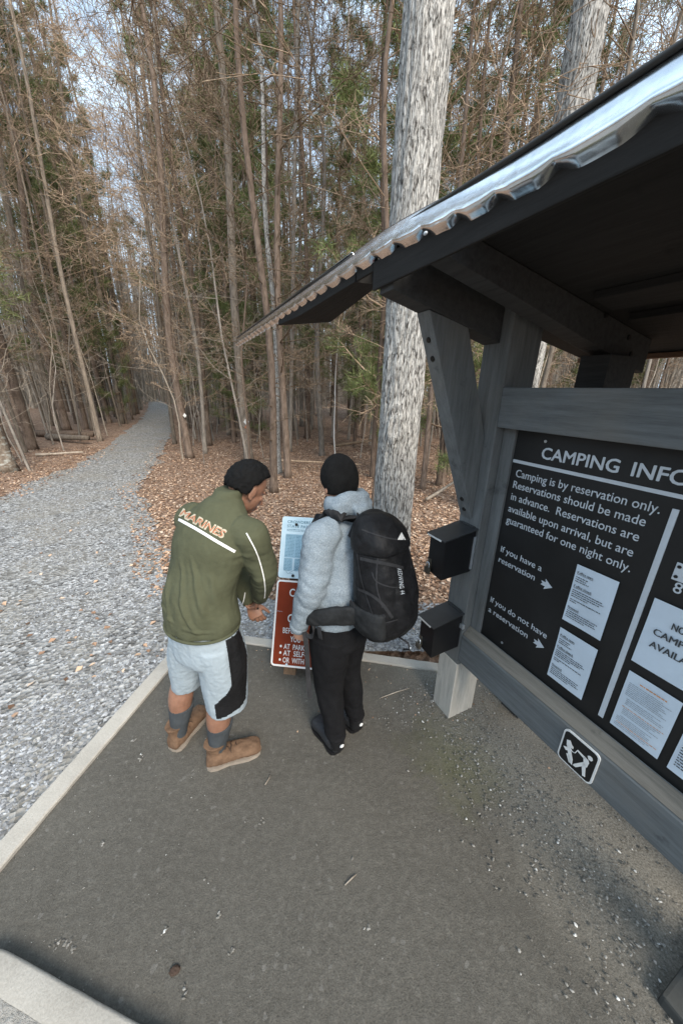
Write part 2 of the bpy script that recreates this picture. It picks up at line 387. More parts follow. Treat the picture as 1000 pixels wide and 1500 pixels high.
t = NT('concrete_rough', .95, 0, .2); b1 = t.noise(7, 6, .65); b2 = t.noise(45, 5, .75)
t.rgb(t.mix(.45, t.ramp(b1, [(.3, (.33, .31, .28)), (.7, (.47, .45, .41))]), t.ramp(b2, [(.3, (.20, .19, .17)), (.7, (.55, .53, .49))]))); t.bump(b2, 1.0, .02); M_conc2 = t.m

# ------------------------------------------------------------------ ground shapes
PATH_R = [(-1.25, 2.35), (-.35, 2.78), (.7, 2.62), (2.2, 2.2)]
EDGE_R = [(2.4, 2.35), (.8, 2.75), (-.3, 3.0), (-1.5, 3.05), (-2.08, 3.57), (-2.97, 5.1), (-4.2, 6.7), (-4.79, 8.4), (-5.42, 10.1), (-8.3, 16.9), (-12.6, 26.2), (-19.3, 39.5), (-30, 58)]
EDGE_L = [(-14, -4), (-12, 1), (-9, 4), (-6.5, 6.1), (-6.9, 7.5), (-7.15, 8.8), (-7.55, 10.2), (-9.6, 15.0), (-12.4, 21.5), (-16.6, 30.1), (-23.5, 43.4), (-33, 58)]
def interp(edge, y):
    for (x0, y0), (x1, y1) in zip(edge, edge[1:]):
        if y0 <= y <= y1: return x0+(x1-x0)*(y-y0)/(y1-y0+1e-9)
    return None
EDGE_R2 = EDGE_R[2:]
def in_path(x, y, m=0.0):
    if y < 2.3: return -14 < x < -1.2
    if y > 57: return False
    l = interp(EDGE_L, y)
    r_ = interp(EDGE_R2, y) if y > 3.0 else 2.4
    if l is None or r_ is None: return False
    return l-m < x < r_+m
def gz(x, y):
    d = math.hypot(x, y); k = min(1, max(0, (d-3.2)/4))
    if in_path(x, y, .6): k *= .3
    rise = max(0, d-14)*.004
    return -.05 + k*(.10*noise.noise(V((x*.35, y*.35, 3))) + .03*noise.noise(V((x*1.7, y*1.7, 9)))) + rise
ex = set([0.0]); 
def axis(lo, hi):
    out = []; x = lo
    while x < hi:
        out.append(x); a = abs(x-0); x += .22 if a < 14 else (.9 if a < 45 else (6 if a < 110 else 40))
    out.append(hi); return out
XS = axis(-320, 320); YS = axis(-120, 320)
mb = MB(); nx = len(XS)
verts = [(x, y, gz(x, y)-(.02 if in_path(x, y) else 0)-(.12 if (-1.6 < x < 4 and -3 < y < 2.3) else 0)) for y in YS for x in XS]
faces = [(j*nx+i, j*nx+i+1, (j+1)*nx+i+1, (j+1)*nx+i) for j in range(len(YS)-1) for i in range(nx-1)]
o = mb.add(verts, faces).build('ground', M_floor, None, True); tag(o, kind='structure')
# gravel path sheet with a ragged edge
mb = MB(); rows = []
ys = [-4+.12*i for i in range(0, 130)]; y = ys[-1]
while y < 57: y += .3; ys.append(y)
NC = 26
for y in ys:
    if y < 2.3: l, r_ = (interp(EDGE_L, y) or -14), -1.22-.17*(2.35-y)
    else:
        l = interp(EDGE_L, y)
        r_ = interp(EDGE_R2, y) if y >= 3.0 else -1.3+ (3.7)*1 if y < 2.45 else (2.3-(y-2.45)*2.0 if y < 2.75 else 1.7-(y-2.75)*8)
        if y < 3.0: r_ = max(r_, -.3)
    l += .35*noise.noise(V((y*1.3, 0, 1)))+.15*noise.noise(V((y*5, 0, 1)))
    if y > 3: r_ += .3*noise.noise(V((y*1.4, 7, 1)))+.14*noise.noise(V((y*5, 7, 1)))
    rows.append([(l+(r_-l)*k/NC, y) for k in range(NC+1)])
vs = [(x, y, gz(x, y)+.006-(.0)) for row in rows for x, y in row]
fs = [(j*(NC+1)+i, j*(NC+1)+i+1, (j+1)*(NC+1)+i+1, (j+1)*(NC+1)+i) for j in range(len(rows)-1) for i in range(NC)]
o = mb.add(vs, fs).build('gravel_trail', M_gravel, None, True); tag(o, kind='structure')
# packed pad
CD = V((.166, .986, 0)); BD = V((.985, -.172, 0))
corner = V((-1.20, 2.37, 0))
pad_poly = [corner+BD*0, corner-CD*5.5, corner-CD*5.5+BD*8, corner+BD*8]
def grid_quad(a, b, c, d, n, m, zf):
    vs = []
    for j in range(m+1):
        for i in range(n+1):
            p = (a.lerp(b, i/n)).lerp(d.lerp(c, i/n), j/m); vs.append((p.x, p.y, zf(p.x, p.y)))
    return vs, [(j*(n+1)+i, j*(n+1)+i+1, (j+1)*(n+1)+i+1, (j+1)*(n+1)+i) for j in range(m) for i in range(n)]
mb = MB(); mb.add(*grid_quad(pad_poly[1], pad_poly[2], pad_poly[3], pad_poly[0], 130, 100, lambda x, y: .004*noise.noise(V((x*2.2, y*2.2, 0)))))
o = mb.build('packed_pad', M_pad, None, True); tag(o, kind='structure')
# curbs (flat concrete edging)
def rough_beam(a, b, w, h, z0, seg=60, seed=0, side=1):
    a, b = V(a), V(b); d = (b-a).normalized(); n_ = V((-d.y, d.x, 0))*side; mb = MB(); vs = []; fs = []
    for i in range(seg+1):
        p = a.lerp(b, i/seg)
        e1 = .004*noise.noise(V((i*.35, seed, 0)))+.003*noise.noise(V((i*1.3, seed, 3))); e2 = .004*noise.noise(V((i*.4, seed, 5)))+.003*noise.noise(V((i*1.5, seed, 8))); e3 = .0015*noise.noise(V((i*.5, seed, 6)))
        for (x, z) in ((0+e1, z0), (0+e1, h-.006+e3), (.006+e1, h+e3), (w-.006+e2, h+e3), (w+e2, h-.006+e3), (w+e2, z0)):
            q = p+n_*x; vs.append((q.x, q.y, z))
    for i in range(seg):
        for k in range(5): fs.append((i*6+k, i*6+k+1, i*6+7+k, i*6+6+k))
    fs += [(0, 1, 2, 3, 4, 5), tuple(seg*6+k for k in (5, 4, 3, 2, 1, 0))]
    return mb.add(vs, fs)
o = rough_beam(corner-CD*5.5, corner+CD*.0, .105, .022, -.12, 200, 1, 1).build('curb_edging', M_conc, None, False)
tag(o, 'long pale concrete edging between the gravel and the dark pad, left of the two hikers', 'curb')
o = rough_beam(corner-BD*.105, corner+BD*5, .085, .016, -.12, 160, 2, 1).build('curb_edging', M_conc, None, False)
tag(o, 'pale edging strip across the back of the pad, behind the brown sign', 'curb')
# near raised slab corner, rounded
mb = MB(); prof = []
a0 = V((-1.33, .668, 0)); dd = V((.966, -.252, 0)).normalized(); back = V((-dd.y, dd.x, 0))*-1
pts = []
for k in range(9):
    t_ = math.pi/2*k/8
    pts.append(a0+dd*(.10-.10*math.sin(t_))*1.0+back*(.10-.10*math.cos(t_)))
pts = [a0+dd*(.14*(1-math.sin(math.pi/2*k/8)))+back*(.14*(1-math.cos(math.pi/2*k/8))) for k in range(9)]
outline = [a0+dd*2.6+back*.0] + [p for p in pts] + [a0+back*2.4, a0+back*2.4+dd*2.6]
dens = []
for i in range(len(outline)):
    p, q = outline[i], outline[(i+1) % len(outline)]; L = (q-p).length; n_ = max(1, int(L/.04)) if i == 0 or L < 1 else 20
    for k in range(n_): dens.append(p.lerp(q, k/n_))
cen = a0+dd*1.3+back*1.2
vs = []; N = len(dens)
levels = [(-.05, 1, 0), (.042, 1, 0), (.052, 1, .004), (.056, 1, .012), (.056, 1, .085)]
for z, _, ins in levels:
    for i, p in enumerate(dens):
        dr = (dens[(i+1) % N]-dens[i-1]).normalized(); inn = V((-dr.y, dr.x, 0))
        if inn.dot(cen-p) < 0: inn = -inn
        q = p+inn*(ins+.002*noise.noise(V((i*.4, z*9, 0)))); vs.append((q.x, q.y, z))
fs = [(j*N+i, j*N+(i+1) % N, (j+1)*N+(i+1) % N, (j+1)*N+i) for j in range(len(levels)-1) for i in range(N)]
slab = empty('concrete_slab', (a0.x, a0.y, 0), 'raised pale concrete slab with a smooth rounded edge at the near corner of the pad', 'slab')
mb.add(vs, fs).build('slab_edge', M_conc, slab, True)
mb = MB(); inner = [V(p) for p in vs[4*N:5*N]]
mb.add([(p.x, p.y, .0535) for p in inner], [tuple(range(N))]).build('slab_top', M_conc2, slab)

# ------------------------------------------------------------------ loose stones, leaves
def stone_verts(c, s, rr):
    a = rr.uniform(0, 6.28); ca, sa = math.cos(a), math.sin(a); sx, sy, sz = s*rr.uniform(.7, 1.3), s*rr.uniform(.5, .95), s*rr.uniform(.3, .6)
    tl = rr.uniform(-.3, .3)
    base = [(1, 0, 0), (.3, .95, .1), (-.8, .6, 0), (-.9, -.5, .1), (.1, -1, 0), (.35, .2, 1), (-.35, -.25, .9)]
    return [(c[0]+(x*sx)*ca-(y*sy)*sa, c[1]+(x*sx)*sa+(y*sy)*ca, c[2]+z*sz+x*sx*tl*.5) for x, y, z in [(x*rr.uniform(.75, 1.15), y*rr.uniform(.75, 1.15), z) for x, y, z in base]]
SF = [(0, 1, 5), (1, 2, 5), (2, 6, 5), (2, 3, 6), (3, 4, 6), (4, 0, 5), (4, 5, 6)]
mb = MB(); rr = random.Random(3); cnt = 0
while cnt < 26000:
    d = 1.2+(rr.random()**1.7)*8.5; a = R(rr.uniform(-58, 38)); x, y = d*math.sin(a), d*math.cos(a)
    if not in_path(x, y): continue
    lp = V((x, y, 0))-corner; across = lp.dot(BD); along = lp.dot(CD)
    if across > -.11 and along < .09: continue
    if y > 2.3 and x > -1.2 and rr.random() < .35: continue
    if -.42 < across < -.1 and along < .1 and rr.random() < .9*(1-abs(across+.1)/.32): continue
    if noise.noise(V((x*.8, y*.8, 4))) > .18 and rr.random() < .7: continue
    s = rr.uniform(.007, .019)*(1.25 if rr.random() < .08 else 1)
    mb.add(stone_verts((x, y, gz(x, y)+.004), s, rr), SF); cnt += 1
o = mb.build('gravel_stones', M_stone); tag(o, 'loose grey and white gravel stones scattered over the trail', 'gravel', kind='stuff')
mb = MB(); rr = random.Random(5)
for _ in range(2200):
    u = rr.uniform(-1.5, .35); r_ = rr.gauss(1.38, .17)+.1*noise.noise(V((u*4, 3, 3))); p = W(u, r_, 0)
    if (p-corner).dot(CD) > -.02: continue
    mb.add(stone_verts((p.x, p.y, .008), rr.uniform(.003, .008), rr), SF)
for _ in range(1300):
    p = corner-CD*rr.uniform(0, 3.2)+BD*(abs(rr.gauss(0, .5)) if rr.random() < .5 else rr.uniform(0, 3.2))
    s = rr.uniform(.0015, .0036) if rr.random() < .95 else rr.uniform(.004, .009)
    mb.add(stone_verts((p.x, p.y, .002), s, rr), SF)
for (px, py) in [(100, 1382), (108, 1388), (92, 1378), (384, 1205), (540, 1360), (338, 1395), (150, 1237), (195, 1086), (208, 1105), (205, 1112), (960, 1385), (967, 1392), (1000, 1405), (320, 1340), (240, 1365), (270, 1455), (80, 1390)]:
    p = gnd(px, py)
    for _ in range(5): mb.add(stone_verts((p.x+rr.gauss(0, .008), p.y+rr.gauss(0, .006), .003), rr.uniform(.004, .009), rr), SF)
o = mb.build('pad_grit', M_peb); tag(o, 'pale grit and small chips lying on the dark pad', 'grit', kind='stuff')
# leaf litter
def leaf(mb, x, y, z, s, rr, tilt=.55):
    a = rr.uniform(0, 6.28); d = V((math.cos(a), math.sin(a), rr.uniform(-tilt, tilt)*.6)).normalized(); sd = V((-math.sin(a), math.cos(a), rr.uniform(-tilt, tilt))).normalized()
    c = V((x, y, z)); w = s*rr.uniform(.3, .55); cu = V((0, 0, s*rr.uniform(.05, .3)))
    mb.add([c-d*s*.6, c+sd*w-d*s*.1+cu, c+d*s*.6+cu*.3, c-sd*w+cu*.9], [(0, 1, 2), (0, 2, 3)])
mb = MB(); rr = random.Random(11); cnt = 0
while cnt < 62000:
    d = 2.6+(rr.random()**1.25)*13; a = R(rr.uniform(-52, 47)); x, y = d*math.sin(a), d*math.cos(a)
    if in_path(x, y, -.05):
        e = 1.0
        ok = rr.random() < .012 
        if not ok and in_path(x, y, -.40): continue
        if not ok and rr.random() < .6: continue
    lp = V((x, y, 0))-corner
    if lp.dot(BD) > -.11 and lp.dot(CD) < .1: continue
    leaf(mb, x, y, gz(x, y)+.012, rr.uniform(.022, .052), rr); cnt += 1
for _ in range(170):      # strays on the pad, by the edges
    p = corner-CD*abs(rr.gauss(0, .25))+BD*rr.uniform(0, 3)
    leaf(mb, p.x, p.y, .008, rr.uniform(.006, .015), rr, .2)
o = mb.build('leaf_litter', M_leaf); tag(o, 'dry brown fallen leaves covering the woodland floor', 'leaves', kind='stuff')

# small sticks on the pad
for (x0, y0, x1, y1, lab) in [(505, 1297, 522, 1281, 'small pale twig lying on the open pad in front of the hikers'), (556, 1023, 600, 1008, 'thin pale twig lying on the pad left of the kiosk post'), (388, 1150, 396, 1135, 'tiny pale twig on the pad beside the right brown boot')]:
    a, b = gnd(x0, y0, .006), gnd(x1, y1, .006); m_ = (a+b)/2+V((.006, .004, .003))
    o = MB().tube([a, m_, b], [.0025, .003, .0015], 6).build('twig', M_twigp, None, True); tag(o, lab, 'twig')

# ------------------------------------------------------------------ kiosk
S_ = .235
def zb(r_): return 2.412-S_*(r_-.80)            # underside of the rafters
def zd(r_): return 2.210+.186*(2.35-r_)                  # underside of the deck
kiosk = empty('information_kiosk', W(-1.25, 1.45, 0), 'large grey timber information kiosk with a sloping metal edged roof over a black board', 'kiosk')
def kb(name, mat, u0, u1, r0, r1, z0, z1, bevel=.004, parent=kiosk): return MB().kbox(u0, u1, r0, r1, z0, z1).build(name, mat, parent, False, bevel)
def slope_box(name, mat, u0, u1, r0, r1, b0, b1, t0, t1, parent=kiosk, bevel=.004):
    return MB().hexa([W(u0, r0, b0), W(u1, r0, b0), W(u1, r1, b1), W(u0, r1, b1), W(u0, r0, t0), W(u1, r0, t0), W(u1, r1, t1), W(u0, r1, t1)]).build(name, mat, parent, False, bevel)
# posts: foot coloured pale for the sun falling on it, painted above
for (u0, u1, r0, r1, ztop) in [(-1.33, -1.18, 1.354, 1.55, zd(1.45)-.03), (.17, .32, 1.354, 1.55, zd(1.45)-.03)]:
    p_ = kb('post', M_post, u0, u1, r0, r1, .0, ztop, .006)
    kb('post_foot_sunlit', M_footlit, u0-.001, u1+.0035, r0-.0035, r1+.001, .0, .44, .005, p_)
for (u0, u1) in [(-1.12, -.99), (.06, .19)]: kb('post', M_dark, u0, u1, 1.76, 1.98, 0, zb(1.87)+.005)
# brackets: stub beam and diagonal brace
for s in (0, 1):
    U0, U1 = (-1.33, -1.235) if s == 0 else (.225, .32)
    slope_box('bracket_beam', M_dark, U0, U1, .778, 1.352, 2.347, 2.205, zd(.778)-.002, zd(1.352)-.002)
    b_ = MB().hexa([W(U0+.006, 1.353, 1.36), W(U1-.006, 1.353, 1.36), W(U1-.006, 1.353, 1.80), W(U0+.006, 1.353, 1.80),
               W(U0+.006, .955, 2.30), W(U1-.006, .955, 2.30), W(U1-.006, 1.165, 2.256), W(U0+.006, 1.165, 2.256)])
    br = b_.build('brace', M_post, kiosk, False, .004)
    for (rr_, zz) in [(.972, 2.20), (.995, 2.13), (1.31, 1.47), (1.325, 1.41)]:
        # dark bolt heads let into the sloping front face
        t_ = (2.30-zz)/(2.30-1.36); r0 = .955+(1.353-.955)*t_
        nrm = (W(0, -(2.30-1.36), -(1.353-.955))).normalized(); c_ = W((U0+U1)/2, r0, zz)
        MB().tube([c_-nrm*.004, c_+nrm*.005], [.013, .011], 10).build('bolt', M_bolt, br)
# through rafters
for (u0, u1) in [(-1.12, -1.03), (-.05, .04)]:
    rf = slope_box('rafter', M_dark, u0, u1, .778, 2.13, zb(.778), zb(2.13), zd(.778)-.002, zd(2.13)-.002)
    for (r_, dz) in [(1.93, .10), (1.98, .045), (1.72, .12)]:
        MB().tube([W(u1-.002, r_, zb(r_)+dz), W(u1+.006, r_, zb(r_)+dz)], [.012, .010], 10).build('bolt', M_bolt, rf)
# deck, battens, fascias
KE = .76/.868
def EW(u, r_, z): return W(u*KE, r_*KE, 2+(z-2)*KE-.046*sstep(-1.35, -.62, u*KE))       # the eave stands 0.76 m out from the reader's line
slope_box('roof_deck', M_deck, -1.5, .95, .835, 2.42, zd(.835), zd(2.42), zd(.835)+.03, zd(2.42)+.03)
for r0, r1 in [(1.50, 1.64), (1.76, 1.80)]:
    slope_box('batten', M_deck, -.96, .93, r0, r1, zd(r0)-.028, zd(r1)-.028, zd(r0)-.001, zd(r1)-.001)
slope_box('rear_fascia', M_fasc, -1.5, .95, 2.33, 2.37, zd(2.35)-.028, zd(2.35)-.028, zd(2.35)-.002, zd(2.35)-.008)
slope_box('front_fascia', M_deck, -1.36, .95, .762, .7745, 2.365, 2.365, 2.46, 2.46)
slope_box('front_fascia', M_deck, -1.5, -1.362, .762, .7745, 2.43, 2.43, 2.48, 2.48) if True else (0, 0, zd(.76)+.03, zd(.76)+.03)
mb = MB()
mb.hexa([EW(-2.6, .868, 2.475), EW(-1.722, .868, 2.49), EW(-1.722, 1.00, 2.49), EW(-2.6, 1.115, 2.46), EW(-2.6, .868, 2.60), EW(-1.722, .868, 2.607), EW(-1.722, 1.00, 2.58), EW(-2.6, 1.115, 2.56)])
mb.hexa([EW(-3.1, .868, 2.492), EW(-2.602, .868, 2.477), EW(-2.602, 1.115, 2.462), EW(-3.1, .885, 2.49), EW(-3.1, .868, 2.59), EW(-2.602, .868, 2.598), EW(-2.602, 1.115, 2.56), EW(-3.1, .885, 2.588)])
mb.build('eave_outrigger', M_deck, kiosk)
# folded metal eave with a dented, scalloped lower lip
mb = MB(); rows = []; NP = 18
def rib(u):
    k = (u+.6)/.17+.25*noise.noise(V((u*2.1, 5, 0))); f_ = k-math.floor(k)
    return max(0, 1-abs(f_-.5)/.30)**1.4*(.55+.8*abs(noise.noise(V((math.floor(k)*3.7, 2, 0)))))
u = 1.05
while u > -5.15:
    rb_ = rib(u); wv = .004*noise.noise(V((u*4, 0, 0)))+.0015*noise.noise(V((u*17, 0, 0))); row = []
    for k in range(NP+1):
        t_ = k/NP
        r_ = .868-.030*math.sin(min(1, t_*1.25)*math.pi/2)+.045*sstep(.62, 1, t_); z = 2.612-.105*t_
        q = max(0, t_-.40)/.60
        r_ += q*q*(rb_*.018+wv); z += q*q*rb_*.040+q*wv
        row.append(tuple(EW(u, r_, z)))
    rows.append(row); u -= .006
n_ = NP+1; vs = [p for r_ in rows for p in r_]
fs = [(j*n_+i, j*n_+i+1, (j+1)*n_+i+1, (j+1)*n_+i) for j in range(len(rows)-1) for i in range(NP)]
mb.add(vs, fs)
o = link('eave_flashing', mb.mesh(), M_metal, kiosk, True)
o.modifiers.new('thick', 'SOLIDIFY').thickness = .0015
mb = MB(); cols = []; u = .95; nr = 12
while u > -1.52: cols.append(u); u -= .0125
vs = []
for u in cols:
    w_ = .006*math.cos(2*math.pi*u/.1)
    for k in range(nr+1):
        r_ = .86+(2.46-.86)*k/nr; vs.append(tuple(W(u, r_, zd(r_)+.0365+w_*.5)))
fs = [(j*(nr+1)+i, j*(nr+1)+i+1, (j+1)*(nr+1)+i+1, (j+1)*(nr+1)+i) for j in range(len(cols)-1) for i in range(nr)]
link('roofing_sheet', mb.add(vs, fs).mesh(), M_metal, kiosk, True)
mb = MB(); mb.ribbon([EW(-1.75, .875, 2.614), EW(-3.1, .872, 2.612), EW(-5.12, .87, 2.612)], ND, [.03, .03, .02], .002).build('edge_cap', M_metal, kiosk)
mb = MB(); mb.tube([EW(1.05, .863, 2.615), EW(-.8, .863, 2.615), EW(-2.4, .862, 2.615), EW(-5.1, .863, 2.615)], [.006, .006, .006, .005], 10).build('edge_shade_line', M_edgeshade, kiosk, True)  # dark bead standing in for shade along the eave's upper edge
MB().ell(EW(-1.13, .825, 2.515), UD*.008, ND*.005, V((0, 0, .005))).build('screw_head', M_letter, kiosk, True)
# rails
tr = kb('top_rail', M_rail, -1.178, .168, 1.352, 1.418, 1.845, 2.02, .005)
lr = MB().hexa([W(-1.178, 1.352, .475), W(.168, 1.352, .475), W(.168, 1.50, .475), W(-1.178, 1.50, .475), W(-1.178, 1.352, .655), W(.168, 1.352, .655), W(.168, 1.41, .714), W(-1.178, 1.41, .714)])
lr = lr.build('bottom_rail', M_rail, kiosk, False, .004)
MB().hexa([W(-1.176, 1.358, .663), W(.166, 1.358, .663), W(.166, 1.404, .710), W(-1.176, 1.404, .710), W(-1.176, 1.356, .6665), W(.166, 1.356, .6665), W(.166, 1.402, .7135), W(-1.176, 1.402, .7135)]).build('ledge_board', M_ledge, kiosk)
kb('side_trim', M_post, -1.178, -1.112, 1.405, 1.47, .70, 1.843, .003)
kb('side_trim', M_post, .104, .168, 1.405, 1.47, .70, 1.843, .003)
# ---- the board (own thing, screwed into the frame)
RB = 1.42
board = empty('notice_board', W(-.5, RB, .72), 'black camping board with pale lettering and a white divider, framed by the kiosk', 'notice board')
kb('board_panel', M_board, -1.112, .104, RB, RB+.012, .690, 1.86, 0, board)
kb('backing', M_dark, -1.178, .168, RB+.013, RB+.03, .60, 1.90, 0, board)
ZV = V((0, 0, 1))
def btext(mb, body, u, z, h, width, r_=RB-.0012, **k): put_text(mb, body, W(u, r_, z), UD, ZV, h, width, **k)
mb = MB()
for s, u, w_ in (('CAMPING', -.974, .30), ('INFORMATION', -.632, .48)):
    mb = MB()
    for q_, (du, dz_) in enumerate([(0, 0), (.0014, 0), (-.0014, 0), (0, .0012), (0, -.0012), (.001, .001), (-.001, -.001)]): btext(mb, s, u+du, 1.732+dz_, .047, w_, r_=RB-.0012-.00015*q_)
    mb.build('title_lettering', M_letter, board)
for s, u0, z, u1 in [('Camping is by reservation only.', -1.081, 1.626, -.521), ('Reservations should be made', -1.084, 1.571, -.548), ('in advance.  Reservations are', -1.083, 1.512, -.552), ('available upon arrival, but are', -1.085, 1.451, -.554), ('guaranteed for one night only.', -1.085, 1.392, -.546)]:
    mb = MB(); btext(mb, s, u0, z, .0345, u1-u0, extrude=.0006, bold=.001); mb.build('lettering', M_letter, board)
for s, u0, z, u1 in [('If you have a', -1.084, 1.233, -.858), ('reservation', -1.085, 1.174, -.880), ('If you do not have', -1.088, .930, -.763), ('a reservation', -1.089, .867, -.849)]:
    mb = MB(); btext(mb, s, u0, z, .031, u1-u0, extrude=.0006, bold=.002); mb.build('lettering', M_letter, board)
mb = MB(); btext(mb, '8', -.421, 1.386, .038, .022, extrude=.0006, bold=.003)
mb.build('lettering', M_letter, board)
kb('rule', M_letter, -1.108, .100, RB-.003, RB-.0005, 1.690, 1.704, 0, board)
kb('divider', M_letter, -.492, -.474, RB-.004, RB-.0005, .757, 1.655, 0, board)
for (u, z) in [(-.822, 1.184), (-.790, .879)]:
    mb = MB(); q = [(-.026, .010), (-.004, .010), (-.008, .026), (.028, 0), (-.008, -.026), (-.004, -.010), (-.026, -.010), (-.018, 0)]
    n_ = len(q); mb.add([W(u+a, RB-.002, z+b) for a, b in q]+[W(u+a, RB-.0002, z+b) for a, b in q], [tuple(range(n_))]+[(i, (i+1) % n_, n_+(i+1) % n_, n_+i) for i in range(n_)])
    mb.build('arrow', M_letter, board)
for (u, z) in [(-.97, 1.805), (-.972, .745), (.02, 1.805), (.02, .745)]:
    MB().tube([W(u, RB-.003, z), W(u, RB+.0, z)], .006, 10).build('screw', M_zinc, board)
# ---- papers, each its own thing
def paper(label, u0, u1, z0, z1, cat='paper notice', name='paper_notice', tilt=0):
    e = empty(name, W(u0, RB-.004, z0), label, cat)
    n_ = 8; vs = []
    for j in range(n_+1):
        for i in range(n_+1):
            a, b = i/n_, j/n_; lift = .0035*noise.noise(V((u0*7+a*1.6, z0*7+b*1.6, 2)))
            vs.append(tuple(W(u0+(u1-u0)*a, RB-.007+lift, z0+(z1-z0)*b)))
    f_ = [(j*(n_+1)+i, j*(n_+1)+i+1, (j+1)*(n_+1)+i+1, (j+1)*(n_+1)+i) for j in range(n_) for i in range(n_)]
    MB().add(vs, f_).build('sheet', M_paper, e, True)
    return e
def scribble(mb, u0, u1, z, h, rr, r_=RB-.0115, gap=.0022):
    u = u0
    while u < u1-.002:
        w = min(rr.uniform(.003, .012), u1-u); mb.kbox(u, u+w, r_, r_+.0004, z+rr.uniform(-.0003, .0003), z+h); u += w+gap
rr = random.Random(21)
for lab, u0, u1, z0, z1 in [('upper of two white instruction sheets beside the words If you have a reservation', -.717, -.563, 1.075, 1.343), ('lower of two white instruction sheets beside the words If you do not have', -.715, -.560, .768, 1.033)]:
    e = paper(lab, u0, u1, z0, z1); mb = MB(); mh = MB(); H_ = z1-z0
    for k, (s, fz) in enumerate([('If office open:', .865), ('If office closed:', .635), ('Firewood:', .25)]):
        btext(mh, s, u0+.010, z0+fz*H_, .0105, [.062, .070, .045][k], r_=RB-.0115, bold=.012)
        mh.kbox(u0+.010, u0+.010+[.062, .070, .045][k], RB-.0113, RB-.0109, z0+fz*H_-.0035, z0+fz*H_-.0022)
    for fz, l in [(.80, .35), (.765, .3), (.73, .42), (.575, .85), (.54, .9), (.505, .8), (.47, .5), (.41, .88), (.375, .2), (.20, .9), (.165, .85), (.13, .9), (.095, .6)]:
        scribble(mb, u0+.010, u0+.010+l*(u1-u0-.02), z0+fz*H_, .0032, rr)
    mh.build('heading', M_ink, e); mb.build('small_print', M_ink, e)
e = paper('white sheet with large capitals saying no campsites available, right of the white divider', -.454, -.185, 1.074, 1.343)
mb = MB()
for s, u, z, w in [('NO', -.385, 1.262, .034), ('CAMPSITES', -.424, 1.215, .155), ('AVAILABLE', -.422, 1.165, .15)]:
    mb = MB(); [btext(mb, s, u+.0008*(q_-1), z, .025, w, r_=RB-.0115-.00015*q_) for q_ in range(3)]; mb.build('notice_print', M_ink, e)
e = paper('white sheet of fine print with an orange heading, below the large capitals notice', -.448, -.290, .764, 1.031)
mb = MB(); mo = MB(); scribble(mo, -.405, -.325, 1.0, .0045, rr)
for k in range(27):
    z = .985-.0078*k
    if k in (8, 13, 19): continue
    (scribble(mo, -.43, -.30, z, .0022, rr) if k in (14, 24) else scribble(mb, -.435 if k < 9 or k > 20 else -.425, -.302-rr.uniform(0, .04), z, .0022, rr, gap=.0015))
mb.build('small_print', M_inkpale, e); mo.build('coloured_print', M_inko, e)
e = paper('white notice low on the board, cut off by the right edge of the photo', -.262, -.10, .762, 1.03)
mb = MB()
for k in range(18): scribble(mb, -.25, -.12, .99-.0115*k, .004, rr)
mb.build('small_print', M_ink, e)
e = empty('number_plate', W(-.43, RB-.004, 1.43), 'small white screwed plate above the number eight, right of the divider', 'plate')
kb('plate', M_letter, -.434, -.30, RB-.006, RB-.001, 1.428, 1.49, .002, e)
for z in (1.442, 1.477): MB().tube([W(-.424, RB-.009, z), W(-.424, RB-.006, z)], .0055, 10).build('screw', M_bolt, e)
# ---- dogs on leash sign
sg = empty('pet_sign', W(-.48, 1.345, .565), 'small black sign showing a figure with a leashed dog, on the bottom rail', 'sign')
def rrect(u0, u1, z0, z1, rad, r0, r1, n_=6):
    pts = []
    for cx, cz, a0_ in ((u1-rad, z1-rad, 0), (u0+rad, z1-rad, 90), (u0+rad, z0+rad, 180), (u1-rad, z0+rad, 270)):
        for k in range(n_+1): a = R(a0_+90*k/n_); pts.append((cx+rad*math.cos(a), cz+rad*math.sin(a)))
    m = len(pts)
    return MB().add([W(a, r0, b) for a, b in pts]+[W(a, r1, b) for a, b in pts], [tuple(range(m)), tuple(range(2*m-1, m-1, -1))]+[(i, m+i, m+(i+1) % m, (i+1) % m) for i in range(m)])
rrect(-.556, -.412, .482, .652, .022, 1.345, 1.3515).build('sign_plate', M_swht, sg)
rrect(-.549, -.419, .489, .645, .017, 1.3435, 1.3449).build('sign_face', M_board, sg)
def poly(mb, pts, r0=1.3422, r1=1.3434):
    m = len(pts); mb.add([W(a, r0, b) for a, b in pts]+[W(a, r1, b) for a, b in pts], [tuple(range(m))]+[(i, (i+1) % m, m+(i+1) % m, m+i) for i in range(m)])
U0, Z0, SC = -.549, .489, .130
def P2(L): return [(U0+a*SC, Z0+b*SC*1.2) for a, b in L]
mb = MB()
poly(mb, P2([(.74, .78), (.79, .83), (.86, .83), (.90, .77), (.87, .71), (.79, .70)]))            # head
poly(mb, P2([(.68, .68), (.80, .66), (.84, .60), (.82, .42), (.78, .40), (.70, .50), (.66, .62)]))      # torso
poly(mb, P2([(.44, .66), (.46, .70), (.72, .67), (.70, .60)]))                                      # arm
poly(mb, P2([(.70, .50), (.78, .44), (.86, .10), (.78, .08), (.70, .32)]))                          # leg
poly(mb, P2([(.70, .50), (.76, .42), (.56, .14), (.46, .12), (.48, .18)]))                          # leg
poly(mb, P2([(.10, .72), (.20, .78), (.28, .68), (.34, .66), (.34, .60), (.24, .56), (.14, .56)]))  # dog head
poly(mb, P2([(.14, .58), (.26, .58), (.42, .26), (.44, .10), (.36, .12), (.28, .26)]))              # dog body
poly(mb, P2([(.06, .44), (.16, .50), (.22, .42), (.16, .38)])); poly(mb, P2([(.20, .30), (.28, .34), (.40, .12), (.34, .10)]))
